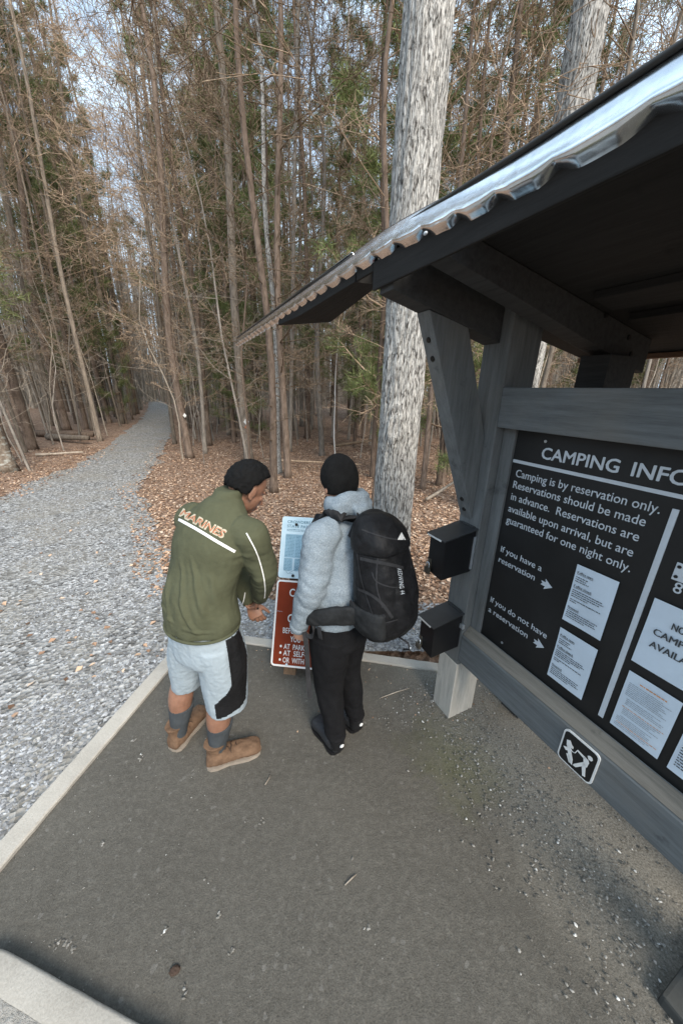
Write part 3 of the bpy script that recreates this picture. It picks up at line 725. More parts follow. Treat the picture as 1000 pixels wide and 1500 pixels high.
mb.tube([W(*(lambda q: (q[0], 1.3428, q[1]))(P2([(a, b)])[0])) for a, b in [(.26, .56), (.34, .50), (.42, .54), (.46, .68)]], .0016, 6)
mb.build('pictogram', M_swht, sg)
# ---- two black lock boxes
def lock_box(label, u0, u1, r0, zt, zb_, bracket):
    e = empty('drop_box', W((u0+u1)/2, 1.30, zb_), label, 'metal box', 'black metal boxes on the kiosk post')
    body = MB().hexa([W(u0, r0, zb_+.012), W(u1, r0, zb_), W(u1, 1.352, zb_+.012), W(u0, 1.352, zb_+.02), W(u0, r0, zt), W(u1, r0, zt), W(u1, 1.352, zt+.03), W(u0, 1.352, zt+.03)]).build('box_body', M_box, e, False, .003)
    o_ = .012
    MB().hexa([W(u0-o_, r0-.018, zt+.000), W(u1+o_, r0-.018, zt+.000), W(u1+o_, 1.3525, zt+.035), W(u0-o_, 1.3525, zt+.035), W(u0-o_, r0-.018, zt+.007), W(u1+o_, r0-.018, zt+.007), W(u1+o_, 1.3525, zt+.042), W(u0-o_, 1.3525, zt+.042)]).build('lid', M_lid, e, False, .0015)
    MB().kbox(u0+.004, u0+.032, r0-.0035, r0-.0005, zb_+.03, zb_+.085).build('hasp', M_brass, e, False, .001)
    MB().kbox(u0+.01, u1-.01, 1.335, 1.3505, zt+.042, zt+.047).build('hinge', M_lid, e, False, .001)
    MB().kbox(u0, u1-.012, r0-.0205, r0-.0185, zt-.003, zt+.006).build('lid_edge', M_swht, e)
    cu, cz = u0+.018, zb_+.045
    pk = MB().hexa([W(cu-.018, r0-.022, cz-.045), W(cu+.018, r0-.022, cz-.045), W(cu+.018, r0-.004, cz-.045), W(cu-.018, r0-.004, cz-.045), W(cu-.018, r0-.022, cz-.008), W(cu+.018, r0-.022, cz-.008), W(cu+.018, r0-.004, cz-.008), W(cu-.018, r0-.004, cz-.008)]).build('padlock', M_brass, e, False, .004)
    MB().tube([W(cu-.011, r0-.013, cz-.01), W(cu-.011, r0-.013, cz+.012), W(cu-.007, r0-.013, cz+.02), W(cu+.007, r0-.013, cz+.02), W(cu+.011, r0-.013, cz+.012), W(cu+.011, r0-.013, cz-.01)], .0035, 8).build('shackle', M_zinc, pk, True)
    if bracket == 'side': MB().kbox(u1+.001, u1+.006, 1.338, 1.351, zb_+.03, zt-.005).build('bracket', M_zinc, e)
    else:
        MB().kbox(u1+.001, u1+.026, 1.335, 1.351, zt-.055, zt-.028).build('bracket', M_zinc, e, False, .002)
    return e
lock_box('upper of two black metal lock boxes on the kiosk post, beside the brace foot', -1.312, -1.195, 1.15, 1.287, 1.062, 'side')
lock_box('lower of two black metal lock boxes on the kiosk post, above the pale post foot', -1.312, -1.195, 1.15, .765, .553, 'tab')

kf = empty('concrete_footing', W(.12, 1.42, 0), 'dark grey concrete footing just in view at the near bottom corner, under the board', 'footing')
kb('footing_block', M_foot, -.02, .40, 1.262, 1.62, -.05, .055, .012, kf)
hk = gnd(256, 1422, .004); o = MB().ell(hk, V((.020, .004, 0)), V((-.003, .014, 0)), V((0, 0, .005)), 8, 14).solid('nut_husk', M_lace, None, .0025, 1, lambda p, n_: n_*.003*noise.noise(p*160)); tag(o, 'small brown nut husk lying on the pad near the raised slab', 'nut husk')
# ------------------------------------------------------------------ brown lectern sign
SB = V((-.497, 1.967, .10)); SX = V((.614, -.069, 0)).normalized(); SU = (V((.02, .30, .54))).normalized(); SN = SX.cross(SU).normalized()
def spt(a, b, c=0): return SB+SX*a+SU*b+SN*c
def splate(x0, x1, y0, y1, c0, c1, rad):
    pts = []
    for cx, cy, a0_ in ((x1-rad, y1-rad, 0), (x0+rad, y1-rad, 90), (x0+rad, y0+rad, 180), (x1-rad, y0+rad, 270)):
        for k in range(7): a = R(a0_+90*k/6); pts.append((cx+rad*math.cos(a), cy+rad*math.sin(a)))
    m = len(pts)
    return MB().add([spt(a, b, c1) for a, b in pts]+[spt(a, b, c0) for a, b in pts], [tuple(range(m)), tuple(range(2*m-1, m-1, -1))]+[(i, m+i, m+(i+1) % m, (i+1) % m) for i in range(m)])
def rim(x0, x1, y0, y1, c, w, rad):     # flat border loop
    def loop(d, rad):
        pts = []
        for cx, cy, a0_ in ((x1-d-rad, y1-d-rad, 0), (x0+d+rad, y1-d-rad, 90), (x0+d+rad, y0+d+rad, 180), (x1-d-rad, y0+d+rad, 270)):
            for k in range(7): a = R(a0_+90*k/6); pts.append(spt(cx+rad*math.cos(a), cy+rad*math.sin(a), c))
        return pts
    A, B = loop(0, rad), loop(w, max(rad-w, .004)); m = len(A)
    return MB().add(A+B, [(i, (i+1) % m, m+(i+1) % m, m+i) for i in range(m)])
SHH = .618; SW = .618
bs = empty('camper_sign', (SB.x, SB.y, 0), 'low brown sign with white border and lettering, tilted back on posts behind the hikers', 'sign')
splate(0, SW, 0, SHH, 0, .004, .03).build('sign_plate', M_sred, bs)
rim(.002, SW-.002, .002, SHH-.002, .0052, .013, .028).build('border', M_swht, bs)
mb = MB()
def stext(s, x, y, h, w, **k): put_text(mb, s, spt(x, y, .0062), SX, SU, h, w, **k)
stext('CA', .104, .500, .055, .085, bold=.012); stext('C', .104, .315, .055, .040, bold=.012)
stext('BEFORE', .075, .235, .038, .13, bold=.01, spacing=1.1); stext('YOU', .135, .178, .038, .075, bold=.01, spacing=1.1)
for s, y, w in [('AT  PARK', .125, .155), ('AT  SELF-', .080, .165), ('OR  WITH  A', .032, .20)]: stext(s, .090, y, .035, w, bold=.01)
for y in (.142, .097, .049): 
    q = [(.068+.008*math.cos(a), y+.009*math.sin(a)) for a in [2*math.pi*k/12 for k in range(12)]]; mb.add([spt(a, b, .0062) for a, b in q], [tuple(range(12))])
mb.build('lettering', M_swht, bs)
for x in (.12, .50):
    MB().tube([spt(x, .02, .004), spt(x, .02, .010)], .009, 12).build('bolt', M_zinc, bs)
# scratches
mb = MB()
for k in range(9): mb.ribbon([spt(.005+k*.006, .385+.003*(k % 2), .0058), spt(.012+k*.006, .388-.002*(k % 3), .0058)], SU, .002, .0004)
mb.build('scratch_marks', M_inkpale, bs)
M_postw = timber('timber_brown_post', (.15, .10, .065), (7, 7, .6), worn=(.2, .15, .11))
for x in (.13, .50):
    b0, t0 = spt(x, .0, -.05), spt(x, 1.02, -.012)
    mb = MB(); q = []
    for (P_, c_) in ((V((b0.x, b0.y, -.05)), 0), (t0, 1)):
        d = SX*.045; e_ = V((-SX.y, SX.x, 0))*.045
        for (i, j) in ((-1, -1), (1, -1), (1, 1), (-1, 1)): q.append(P_+d*i+e_*j+(e_*1.0 if c_ else V((0, .01, 0))))
    mb.hexa(q).build('sign_post', M_postw, bs, False, .004)
mp = empty('map_sign', tuple(spt(.0, .63, 0)), 'pale blue park map panel with rounded corners, mounted above the brown sign', 'map sign')
MY0, MY1, MX1 = .632, 1.10, .60
splate(.006, MX1, MY0, MY1, 0, .004, .02).build('map_plate', M_map, mp)
mb = MB()
def mtext(s, x, y, h, w, **k): put_text(mb, s, spt(x, y, .0062), SX, SU, h, w, **k)
mtext('CROWDERS MOUNTAIN', .048, 1.050, .021, .37, bold=.006); mtext('STATE PARK', .048, 1.016, .021, .19, bold=.006)
rr = random.Random(9)
def bars(mb, x0, x1, y, h, gap=.004):
    x = x0
    while x < x1-.004: w = min(rr.uniform(.006, .025), x1-x); mb.add([spt(x, y, .0062), spt(x+w, y, .0062), spt(x+w, y+h, .0062), spt(x, y+h, .0062)], [(0, 1, 2, 3)]); x += w+gap
bars(mb, .048, .30, .998, .004); bars(mb, .048, .34, .988, .003)
for k in range(15): bars(mb, .046, .115, .95-.011*k, .0035); bars(mb, .125, .165, .95-.011*k, .0035); bars(mb, .175, .205, .95-.011*k, .0035)
for k in range(9): bars(mb, .046, .10, .775-.011*k+.0, .0035); bars(mb, .128, .195, .775-.011*k, .0035)
for k in range(8): bars(mb, .22, .32, .885-.011*k, .004)
for k in range(6):
    y0 = .70-.005*k; mb.tube([spt(.05+.04*k, y0-.03*math.sin(k*2.3), .0058), spt(.08+.04*k, y0-.01-.03*math.sin(k*2.3+1), .0058), spt(.12+.04*k, y0-.03*math.sin(k*2.3+1.7), .0058)], .0013, 4)
mb.build('map_print', M_mapb, mp)
mb = MB()
for (a, b, c_, d) in [(.042, .21, .785, .965), (.215, .33, .81, .90), (.042, .11, .69, .78), (.122, .21, .69, .78)]: mb.add([spt(a, c_, .0053), spt(b, c_, .0053), spt(b, d, .0053), spt(a, d, .0053)], [(0, 1, 2, 3)])
q = [(.16, .66), (.22, .70), (.28, .705), (.34, .76), (.42, .80), (.50, .76), (.54, .70), (.46, .655), (.30, .65)]; mb.add([spt(a, b, .0053) for a, b in q], [tuple(range(len(q)))])
mb.build('map_block', M_mapm, mp)
for x, y in [(.12, 1.04), (.12, .652), (.50, 1.04), (.50, .652)]: MB().tube([spt(x, y, .004), spt(x, y, .011)], .011, 12).build('bolt', M_bolt, mp)

# ------------------------------------------------------------------ people
def bvh_of(o):
    me = o.data; return BVHTree.FromPolygons([v.co.copy() for v in me.vertices], [tuple(p.vertices) for p in me.polygons])
def hug(bvh, x, y, off=.002):
    d = ray(x, y); h = bvh.ray_cast(EYE, d)
    if h[0] is None: return None
    n_ = h[1] if h[1].dot(d) < 0 else -h[1]
    return h[0]+n_*off
def hug_ribbon(name, bvh, pts, w, mat, parent, off=.0025, n_=40):
    """a strip lying on the cloth between reference directions"""
    P_ = []
    segs = len(pts)-1
    for i in range(n_+1):
        t_ = i/n_*segs; k = min(int(t_), segs-1); f_ = t_-k
        q0, q1, q2, q3 = pts[max(k-1, 0)], pts[k], pts[k+1], pts[min(k+2, segs)]
        c = [.5*(2*q1[j]+(q2[j]-q0[j])*f_+(2*q0[j]-5*q1[j]+4*q2[j]-q3[j])*f_*f_+(3*q1[j]-q0[j]-3*q2[j]+q3[j])*f_**3) for j in (0, 1)]
        h = bvh.ray_cast(EYE, ray(*c))
        if h[0] is not None: P_.append((h[0], h[1] if h[1].dot(ray(*c)) < 0 else -h[1]))
    vs = []
    for i, (p, n0) in enumerate(P_):
        d = (P_[min(i+1, len(P_)-1)][0]-P_[max(i-1, 0)][0]).normalized(); sd = n0.cross(d).normalized()
        for sgn in (-1, 1):
            q = p+sd*sgn*w/2; near = bvh.find_nearest(q)
            vs.append((near[0] if near[0] is not None else q)+n0*off)
    mb = MB(); mb.add(vs, [(2*i, 2*i+1, 2*i+3, 2*i+2) for i in range(len(P_)-1)])
    return mb.build(name, mat, parent, True)
def hug_text(name, bvh, body, quad, mat, parent, off=.003, **k):
    me = text_mesh(body, 1.0, **k); xs = [v.co.x for v in me.vertices]; ys = [v.co.y for v in me.vertices]
    x0, x1, y0, y1 = min(xs), max(xs), min(ys), max(ys)
    bm = bmesh.new(); bm.from_mesh(me); bmesh.ops.triangulate(bm, faces=bm.faces)
    bmesh.ops.subdivide_edges(bm, edges=[e for e in bm.edges if e.calc_length() > .15], cuts=2, use_grid_fill=False)
    bmesh.ops.triangulate(bm, faces=bm.faces); vs = []; ok = []
    (bl, br, tr_, tl) = quad
    for v in bm.verts:
        a, b = (v.co.x-x0)/(x1-x0), (v.co.y-y0)/(y1-y0)
        px = (bl[0]*(1-a)+br[0]*a)*(1-b)+(tl[0]*(1-a)+tr_[0]*a)*b; py = (bl[1]*(1-a)+br[1]*a)*(1-b)+(tl[1]*(1-a)+tr_[1]*a)*b
        h = hug(bvh, px, py, off); ok.append(h is not None); vs.append(h if h is not None else V((0, 0, -9)))
    bm.verts.index_update()
    fs = [tuple(v.index for v in f.verts) for f in bm.faces if all(ok[v.index] for v in f.verts)]
    keep = sorted({i for f in fs for i in f}); mp_ = {i: j for j, i in enumerate(keep)}
    bm.free(); bpy.data.meshes.remove(me)
    return MB().add([vs[i] for i in keep], [tuple(mp_[i] for i in f) for f in fs]).build(name, mat, parent)

def hand(mb, wrist, d, nrm, side, curl=.5, L=.175):
    """palm and five fingers. d towards the fingers, nrm out of the back of the hand, side = thumb side"""
    d, nrm = V(d).normalized(), V(nrm).normalized(); nrm = (nrm-d*nrm.dot(d)).normalized(); side = V(side); side = (side-d*side.dot(d)-nrm*side.dot(nrm)).normalized()
    w = V(wrist); s = L/.18
    mb.loft([(w-d*.02*s, side*.024*s, nrm*.018*s), (w+d*.012*s, side*.030*s, nrm*.016*s), (w+d*.05*s, side*.041*s, nrm*.015*s), (w+d*.088*s, side*.040*s, nrm*.012*s)], 16, 4)
    for i, (off, ln) in enumerate([(.030, .070), (.010, .078), (-.011, .073), (-.031, .057)]):
        p = w+d*(.084 if i < 3 else .078)*s+side*off*s; dd = d+side*off*1.2; a = curl*(.9+.12*i); pts = [p-dd.normalized()*.02]
        seg = [ln*.46, ln*.30, ln*.24]
        for k, sg_ in enumerate(seg):
            ang = a*(k+.7); v_ = (dd.normalized()*math.cos(ang)-nrm*math.sin(ang)).normalized(); pts.append(pts[-1]+v_*(sg_*s+(.02 if k == 0 else 0)))
        mb.limb(pts, [.0092*s, .0090*s, .0083*s, .0068*s], 10, 3); mb.ell(pts[-1], side*.0068*s, nrm*.0064*s, (pts[-1]-pts[-2]).normalized()*.008*s, 6, 10)
    p = w+d*.022*s+side*.026*s; v1 = (d*.75+side*.75-nrm*.25).normalized(); v2 = (d*.95+side*.25-nrm*.45).normalized()
    pts = [p-v1*.02, p+v1*.025*s, p+v1*.042*s+v2*.018*s, p+v1*.045*s+v2*.046*s]
    mb.limb(pts, [.014*s, .0125*s, .0105*s, .0085*s], 10, 3); mb.ell(pts[-1], side*.0085*s, nrm*.008*s, v2*.009*s, 6, 10)

def head(mb, c, f, u):
    f = V(f).normalized(); u = V(u); u = (u-f*u.dot(f)).normalized(); l = u.cross(f)
    mb.ell(c+u*.012-f*.012, l*.074, f*.094, u*.096, 12, 20)
    mb.ell(c-u*.045+f*.030, l*.058, f*.062, u*.080, 10, 18)
    mb.ell(c-u*.098+f*.055, l*.030, f*.032, u*.026, 8, 12)                 # chin
    mb.loft([(c-u*.02+f*.088, l*.009, f*.012), (c-u*.038+f*.100, l*.012, f*.014), (c-u*.054+f*.101, l*.017, f*.017), (c-u*.061+f*.090, l*.012, f*.012)], 10, 3)   # nose
    mb.ell(c+u*.006+f*.078, l*.052, f*.014, u*.010, 6, 12)               # brow
    for s in (-1, 1):
        mb.ell(c-u*.028+l*s*.034+f*.066, l*.020, f*.018, u*.016, 6, 10)     # cheek
        e = c-u*.022+l*s*.076-f*.004                                      # ear
        mb.ell(e, (l*s*.35+f*-.3).normalized()*.009, (f+u*.25).normalized()*.019, u*.032, 8, 12)
        mb.ell(e-u*.026+f*.004, l*.006, f*.009, u*.010, 6, 8)
    mb.ell(c-u*.078+f*.086, l*.024, f*.010, u*.005, 6, 10); mb.ell(c-u*.089+f*.083, l*.021, f*.010, u*.006, 6, 10)
    return f, u, l
def face_parts(c, f, u, l, skin, person):
    for s in (-1, 1):
        e = MB().ell(c-u*.014+l*s*.031+f*.059, l*.013, f*.011, u*.0075, 8, 12).build('eye', M_eye, person, True)
        MB().ell(c-u*.014+l*s*.031+f*.068, l*.0055, f*.003, u*.0055, 6, 10).build('iris', M_hair, e, True)
        MB().tube([c+u*.008+l*s*.014+f*.091, c+u*.013+l*s*.032+f*.087, c+u*.009+l*s*.050+f*.070], [.003, .0035, .002], 6).build('eyebrow', M_hair, person, True)
    MB().ell(c-u*.083+f*.092, l*.020, f*.006, u*.006, 6, 12).build('mouth', M_lips, person, True)

def cap_mesh(name, c, f, u, l, rad, mat, parent, cover, disp=None, n=26, m=44):
    """hair or knitted cap: an outer shell that tucks under the skin where cover() is 0"""
    vs = []; 
    for i in range(n+1):
        t_ = math.pi*i/n
        for k in range(m):
            q = 2*math.pi*k/m; dv = V((math.sin(t_)*math.cos(q), math.sin(t_)*math.sin(q), math.cos(t_)))   # (l, f, u)
            cv = cover(dv.x, dv.y, dv.z); s = .5+.5*cv
            p = c+(l*dv.x*rad[0]+f*dv.y*rad[1]+u*dv.z*rad[2])*s
            if disp and cv > .5: p += (p-c).normalized()*disp(dv)
            vs.append(p)
    fs = [(i*m+k, i*m+(k+1) % m, (i+1)*m+(k+1) % m, (i+1)*m+k) for i in range(n) for k in range(m)]
    return MB().add(vs, fs).build(name, mat, parent, True)

def shoe(parent, name, heel, toe, h_ank, mat, solemat, shaft=None, w=.048, high=.0, lace=None, lean=(0, 0)):
    heel, toe = V((heel[0], heel[1], 0)), V((toe[0], toe[1], 0)); d = (toe-heel).normalized(); L = (toe-heel).length; s = V((-d.y, d.x, 0)); z = V((0, 0, 1))
    mb = MB(); P_ = lambda t_, zz: heel+d*(L*t_)+z*zz
    secs = [(.0, .020, .022, .030), (.05, .043, .034, .042), (.22, .047, .72, .052), (.42, .043, .80, .050), (.62, .040, 1, .049), (.80, .034, 1, .053), (.94, .030, 1, .048), (1.01, .022, 1, .030)]
    lf = []
    for t_, hz, _, ww in secs: lf.append((P_(t_, .014+hz), s*ww*(w/.048), z*hz))
    mb.loft(lf, 18, 4, 2.5)
    top = P_(.20, h_ank)+V((lean[0], lean[1], 0))
    mb.loft([(P_(.22, .05), s*.040, d*.055), (P_(.22, .085), s*.042, d*.056), (top*.5+P_(.2, .09)*.5, s*.043, d*.052), (top, s*.055, d*.062)], 18, 4)
    mb.loft([(P_(.36, .075), s*.030, z*.020), (P_(.55, .070), s*.032, z*.018), (P_(.70, .058), s*.034, z*.012)], 12, 3)
    o_ = mb.solid(name, mat, parent, .005, 3, lambda p, n_: n_*(.0022*noise.noise(p*38)+.0015*noise.noise(p*90)))
    # sole
    out = []; prof = [(0, 0), (.02, .6), (.08, .92), (.2, 1), (.42, .86), (.6, .98), (.76, 1.06), (.92, .93), (.99, .66), (1.035, 0)]
    for t_, ww in prof: out.append(P_(t_-.01, 0)+s*.052*ww*(w/.048))
    for t_, ww in prof[-2:0:-1]: out.append(P_(t_-.01, 0)-s*.052*ww*(w/.048))
    m = len(out); base = [p+z*.003 for p in out]; tp = [p+z*.021 for p in out]
    MB().add(base+tp, [tuple(range(m-1, -1, -1)), tuple(range(m, 2*m))]+[(i, (i+1) % m, m+(i+1) % m, m+i) for i in range(m)]).build('sole', solemat, o_)
    if lace:
        ml = MB()
        for k in range(4):
            t_ = .36+.09*k; zt = .118-.013*k; ml.tube([P_(t_, zt-.006)-s*.026, P_(t_+.03, zt+.003)-s*.006, P_(t_+.01, zt+.003)+s*.008, P_(t_+.04, zt-.006)+s*.026], .0032, 6)
        ml.tube([P_(.36, .112), P_(.40, .132)+s*.028, P_(.46, .110)+s*.046], .0018, 6); ml.tube([P_(.36, .112), P_(.42, .128)-s*.026, P_(.47, .10)-s*.046], .0018, 6)
        ml.build('laces', lace, o_)
    return o_

# ---- first hiker: olive jacket, grey shorts --------------------------------
RA = V((.907, -.42, 0)); FA = V((.42, .907, 0)); Z = V((0, 0, 1))
p1 = empty('person', (-.75, 1.40, 0), 'hiker bent forward in an olive track jacket, pale grey shorts and brown boots', 'person')
pel = V((-.665, 1.40, .90)); 
HC = at(364, 712, 1.60); hf = V((.66, .56, -.62)); hu = V((.44, .34, .80))
shR, shL = V((-.405, 1.40, 1.385)), V((-.735, 1.56, 1.395))
elR = at(386, 838, 1.46); wrR = at(380, 874, 1.60); elL = V((-.66, 1.80, 1.12)); wrL = at(366, 882, 1.68)
mb = MB()
f1, u1, l1 = head(mb, HC, hf, hu)
nb = V((-.535, 1.53, 1.46))
mb.limb([nb-V((.03, .03, .08)), nb, HC-u1*.05-f1*.02], [.07, .058, .054], 16, 4)
mb.loft([(pel-Z*.08, RA*.15, FA*.10), (pel, RA*.155, FA*.105), (pel+Z*.2+FA*.01, RA*.14, FA*.09), (V((-.60, 1.46, 1.33)), RA*.17, FA*.10), (V((-.57, 1.49, 1.42)), RA*.12, FA*.08)], 20, 4)
ankR, ankL = V((-.672, 1.352, .09)), V((-.935, 1.455, .09)); knR, knL = V((-.615, 1.385, .47)), V((-.865, 1.50, .47))
hpR, hpL = pel+RA*.09-Z*.04, pel-RA*.09-Z*.04
for hp, kn, an in ((hpR, knR, ankR), (hpL, knL, ankL)):
    cf = kn.lerp(an, .35)-FA*.012
    mb.limb([hp, hp.lerp(kn, .5), kn, cf, kn.lerp(an, .75), an, an-Z*.03], [.088, .082, .064, .066, .048, .042, .040], 18, 4)
for sh, el, wr in ((shR, elR, wrR), (shL, elL, wrL)):
    mb.limb([sh, sh.lerp(el, .5), el, el.lerp(wr, .4), wr], [.050, .046, .038, .036, .025], 14, 4)
dR = (wrR-elR).normalized(); dL = (wrL-elL).normalized()
hand(mb, wrR+dR*.01, (dR+V((-.3, .25, -.5))*.5), V((.75, -.35, .35)), V((-.2, .5, .8)), .65, .18)
hand(mb, wrL+dL*.01, (dL+V((.3, -.2, -.5))*.6), V((-.1, -.6, .6)), V((.5, .3, .5)), .75, .18)
body1 = mb.solid('body', M_skin1, p1, .0042, 2)
face_parts(HC, f1, u1, l1, M_skin1, p1)
def hair_cover(x, y, z):
    z += .10*noise.noise(V((x*7, y*7, z*3)))+.05*noise.noise(V((x*19, y*19, 2)))
    if y < -.12: return sstep(-.66, -.46, z)
    h = sstep(0, .12, z-.40*sstep(.02, .34, y)-.34*max(0, y)+.10*(1-sstep(-.12, .0, y)))
    return h
cap_mesh('hair', HC+u1*.012-f1*.010, f1, u1, l1, (.092, .112, .116), M_hair, p1, hair_cover, lambda d: .006*noise.noise(d*5)+.004*noise.noise(d*14)+.004*noise.noise(d*40), 60, 96)
# shorts
mb = MB()
mb.loft([(pel+Z*.05, RA*.175, FA*.128), (pel-Z*.04, RA*.190, FA*.140), (pel-Z*.13, RA*.195, FA*.140), (pel-Z*.17, RA*.185, FA*.13)], 28, 5)
hmR, hmL = V((-.600, 1.395, .395)), V((-.852, 1.505, .425))
mb.loft([(hpR+RA*.0-Z*.02, RA*.098, FA*.125), (hpR.lerp(hmR, .35)+RA*.008, RA*.112, FA*.122), (hpR.lerp(hmR, .75), RA*.112, FA*.112), (hmR, RA*.112, FA*.108)], 24, 6)
mb.loft([(hpL+RA*.0-Z*.02, RA*.098, FA*.125), (hpL.lerp(hmL, .35), RA*.105, FA*.118), (hpL.lerp(hmL, .75), RA*.098, FA*.105), (hmL, RA*.094, FA*.100)], 24, 6)
def sfold(p, n_):
    k = sstep(.95, .55, p.z)
    return n_*(.011*k*noise.noise(V((p.x*11+p.z*2, p.y*11, p.z*3.2)))+.005*noise.noise(V((p.x*26, p.y*26, p.z*7+3)))+.002*noise.noise(p*60))
shorts = mb.solid('shorts', [M_shorts, M_panel], p1, .006, 4, sfold)
axR = hpR
for pg in shorts.data.polygons:
    c = pg.center; t_ = (hpR.z-c.z)/(hpR.z-hmR.z); ax = hpR.lerp(hmR, max(0, min(1, t_))); v_ = c-ax; 
    a = math.degrees(math.atan2(v_.dot(-FA), v_.dot(RA)))      # 0 = right side, 90 = back
    if c.z < .90 and v_.dot(RA) > .03:
        lo = -38 if t_ < .6 else -38+30*((t_-.6)/.4); hi = 28 if t_ < .45 else 28+(62*sstep(.45, .9, t_))
        top_cut = .93-.0
        if lo < a < hi and t_ < .90+.06*(a/60): pg.material_index = 1
# waist drawstring side seam
# socks
for k, (kn, an) in enumerate(((knR, ankR), (knL, ankL))):
    a_ = an-Z*.01; b_ = kn.lerp(an, .50); c_ = kn.lerp(an, .75)
    MB().limb([a_, an.lerp(c_, .5), c_, b_, b_+Z*.004], [.047, .049, .0555, .0690, .067], 20, 4).solid('sock', M_sock, p1, .004, 1)
shoe(p1, 'boot', (-.728, 1.325), (-.452, 1.425), .165, M_boot, M_sole, lace=M_lace, lean=(0, 0))
shoe(p1, 'boot', (-.957, 1.400), (-.868, 1.660), .165, M_boot, M_sole, lace=M_lace)
# jacket
mb = MB()
FB = (FA+V((0, 0, .12))).normalized()
mb.loft([(pel+Z*.022-FA*.01, RA*.184, FA*.142), (pel+Z*.07, RA*.194, FA*.150), (pel+Z*.20+FA*.004, RA*.186, FA*.138), (V((-.630, 1.44, 1.23)), RA*.190, FA*.128), (V((-.605, 1.455, 1.34)), RA*.200, FA*.128), (V((-.583, 1.478, 1.42)), RA*.178, FA*.115), (V((-.562, 1.497, 1.475)), RA*.125, FA*.098), (V((-.545, 1.52, 1.52)), RA*.078, FA*.078)], 32, 6)
mb.loft([(V((-.560, 1.50, 1.46)), RA*.095, FA*.090), (V((-.538, 1.528, 1.515)), RA*.076, FA*.076), (V((-.520, 1.55, 1.555)), RA*.071, FA*.071)], 24, 4)
mb.limb([shR-RA*.05+Z*.005, shR, shR.lerp(elR, .5), elR, elR.lerp(wrR, .45), wrR+(wrR-elR).normalized()*-.005], [.078, .080, .076, .070, .060, .043], 22, 5)
mb.limb([shL+RA*.05+Z*.005, shL, shL.lerp(elL, .5), elL, elL.lerp(wrL, .5), wrL], [.078, .080, .075, .068, .058, .042], 22, 5)
def jfold(p, n_):
    q = p-V((-.64, 1.42, 1.1)); a = q.dot(RA); h = q.z
    k = sstep(1.36, 1.15, p.z)
    w_ = math.sin(a*38-h*16+2.2*noise.noise(p*4)); w2 = noise.noise(V((a*14-h*5, 2, h*2.5)))
    f_ = .006*k*w2*1.6+.004*k*max(0, w_)**2
    if q.dot(FA) < .02:
        for (a0_, z0_, a1_, z1_, am, wd) in ((-.03, 1.27, .07, .97, .011, .013), (.03, 1.30, .13, 1.02, .012, .012), (-.11, 1.20, -.05, .98, .008, .014), (.12, 1.24, .165, 1.05, .010, .011), (.0, 1.12, .10, .94, .007, .010), (-.16, 1.05, -.02, 1.0, .006, .010), (.02, .985, .15, .965, .007, .008)):
            dx, dz = a1_-a0_, z1_-z0_; L2_ = dx*dx+dz*dz; t_ = ((a-a0_)*dx+(p.z-z0_)*dz)/L2_
            if -.1 < t_ < 1.1:
                dd = abs((a-a0_)*dz-(p.z-z0_)*dx)/math.sqrt(L2_)+.006*noise.noise(p*20); f_ += .65*am*(math.exp(-(dd/wd)**2)-.5*math.exp(-((dd-wd*1.5)/wd)**2))*sstep(-.1, .2, t_)*sstep(1.1, .7, t_)
    hemb = .010*sstep(.05, .0, abs(p.z-.915))*noise.noise(V((a*20, 5, 0)))
    dist_el = min((p-elR).length, (p-elL).length, (p-shR-V((-.02, 0, -.09))).length)
    f_ += .009*sstep(.15, .03, dist_el)*noise.noise(V((p.x*12, p.y*12, p.z*38)))
    return n_*(f_+hemb+.003*noise.noise(p*12)+.001*noise.noise(p*45))
jacket = mb.solid('jacket', M_jacket, p1, .006, 4, jfold)
bj = bvh_of(jacket)
hug_ribbon('back_stripe', bj, [(262, 761), (288, 775), (316, 792), (344, 808)], .0125, M_refl, jacket)
hug_ribbon('sleeve_piping', bj, [(361, 781), (376, 810), (385, 840), (388, 862), (387, 876)], .005, M_refl, jacket)
hug_ribbon('sleeve_piping', bj, [(359, 868), (357, 880), (353, 890)], .005, M_refl, jacket, n_=14)
hug_text('back_lettering_edge', bj, 'MARINES', [(262, 756), (328, 791), (333, 777), (266, 743)], M_lett2, jacket, off=.0022, bold=.035, shear=.25)
hug_text('back_lettering', bj, 'MARINES', [(264, 754), (326, 788), (331, 779), (268, 746)], M_lett1, jacket, off=.0034, bold=.0, shear=.25)
mb = MB(); NR = 40; mbp = []
for k in range(NR+1):
    a = 2*math.pi*k/NR; mbp.append(pel+Z*(.022)+RA*math.cos(a)*.191-FA*.01+FA*math.sin(a)*.148)
mb.tube(mbp, .0075, 8, False).build('hem_band', M_jacket, jacket, True)
for (wr, el, r_) in ((wrR, elR, .041), (wrL, elL, .040)):
    d = (wr-el).normalized(); MB().loft([(wr-d*.022, d.orthogonal().normalized()*(r_+.003), d.cross(d.orthogonal()).normalized()*(r_+.003)), (wr+d*.008, d.orthogonal().normalized()*r_, d.cross(d.orthogonal()).normalized()*r_)], 18, 3).build('cuff', M_jacket, jacket, True)
# small dark pen held in the hands
a_ = at(374, 893, 1.66); MB().tube([a_-V((.012, 0, -.004)), a_+V((.02, 0, .008))], [.006, .006], 8).build('pen_', M_box).name = 'pen'
o = bpy.data.objects['pen']; tag(o, 'small dark pen held in the hands of the hiker in the olive jacket', 'pen')

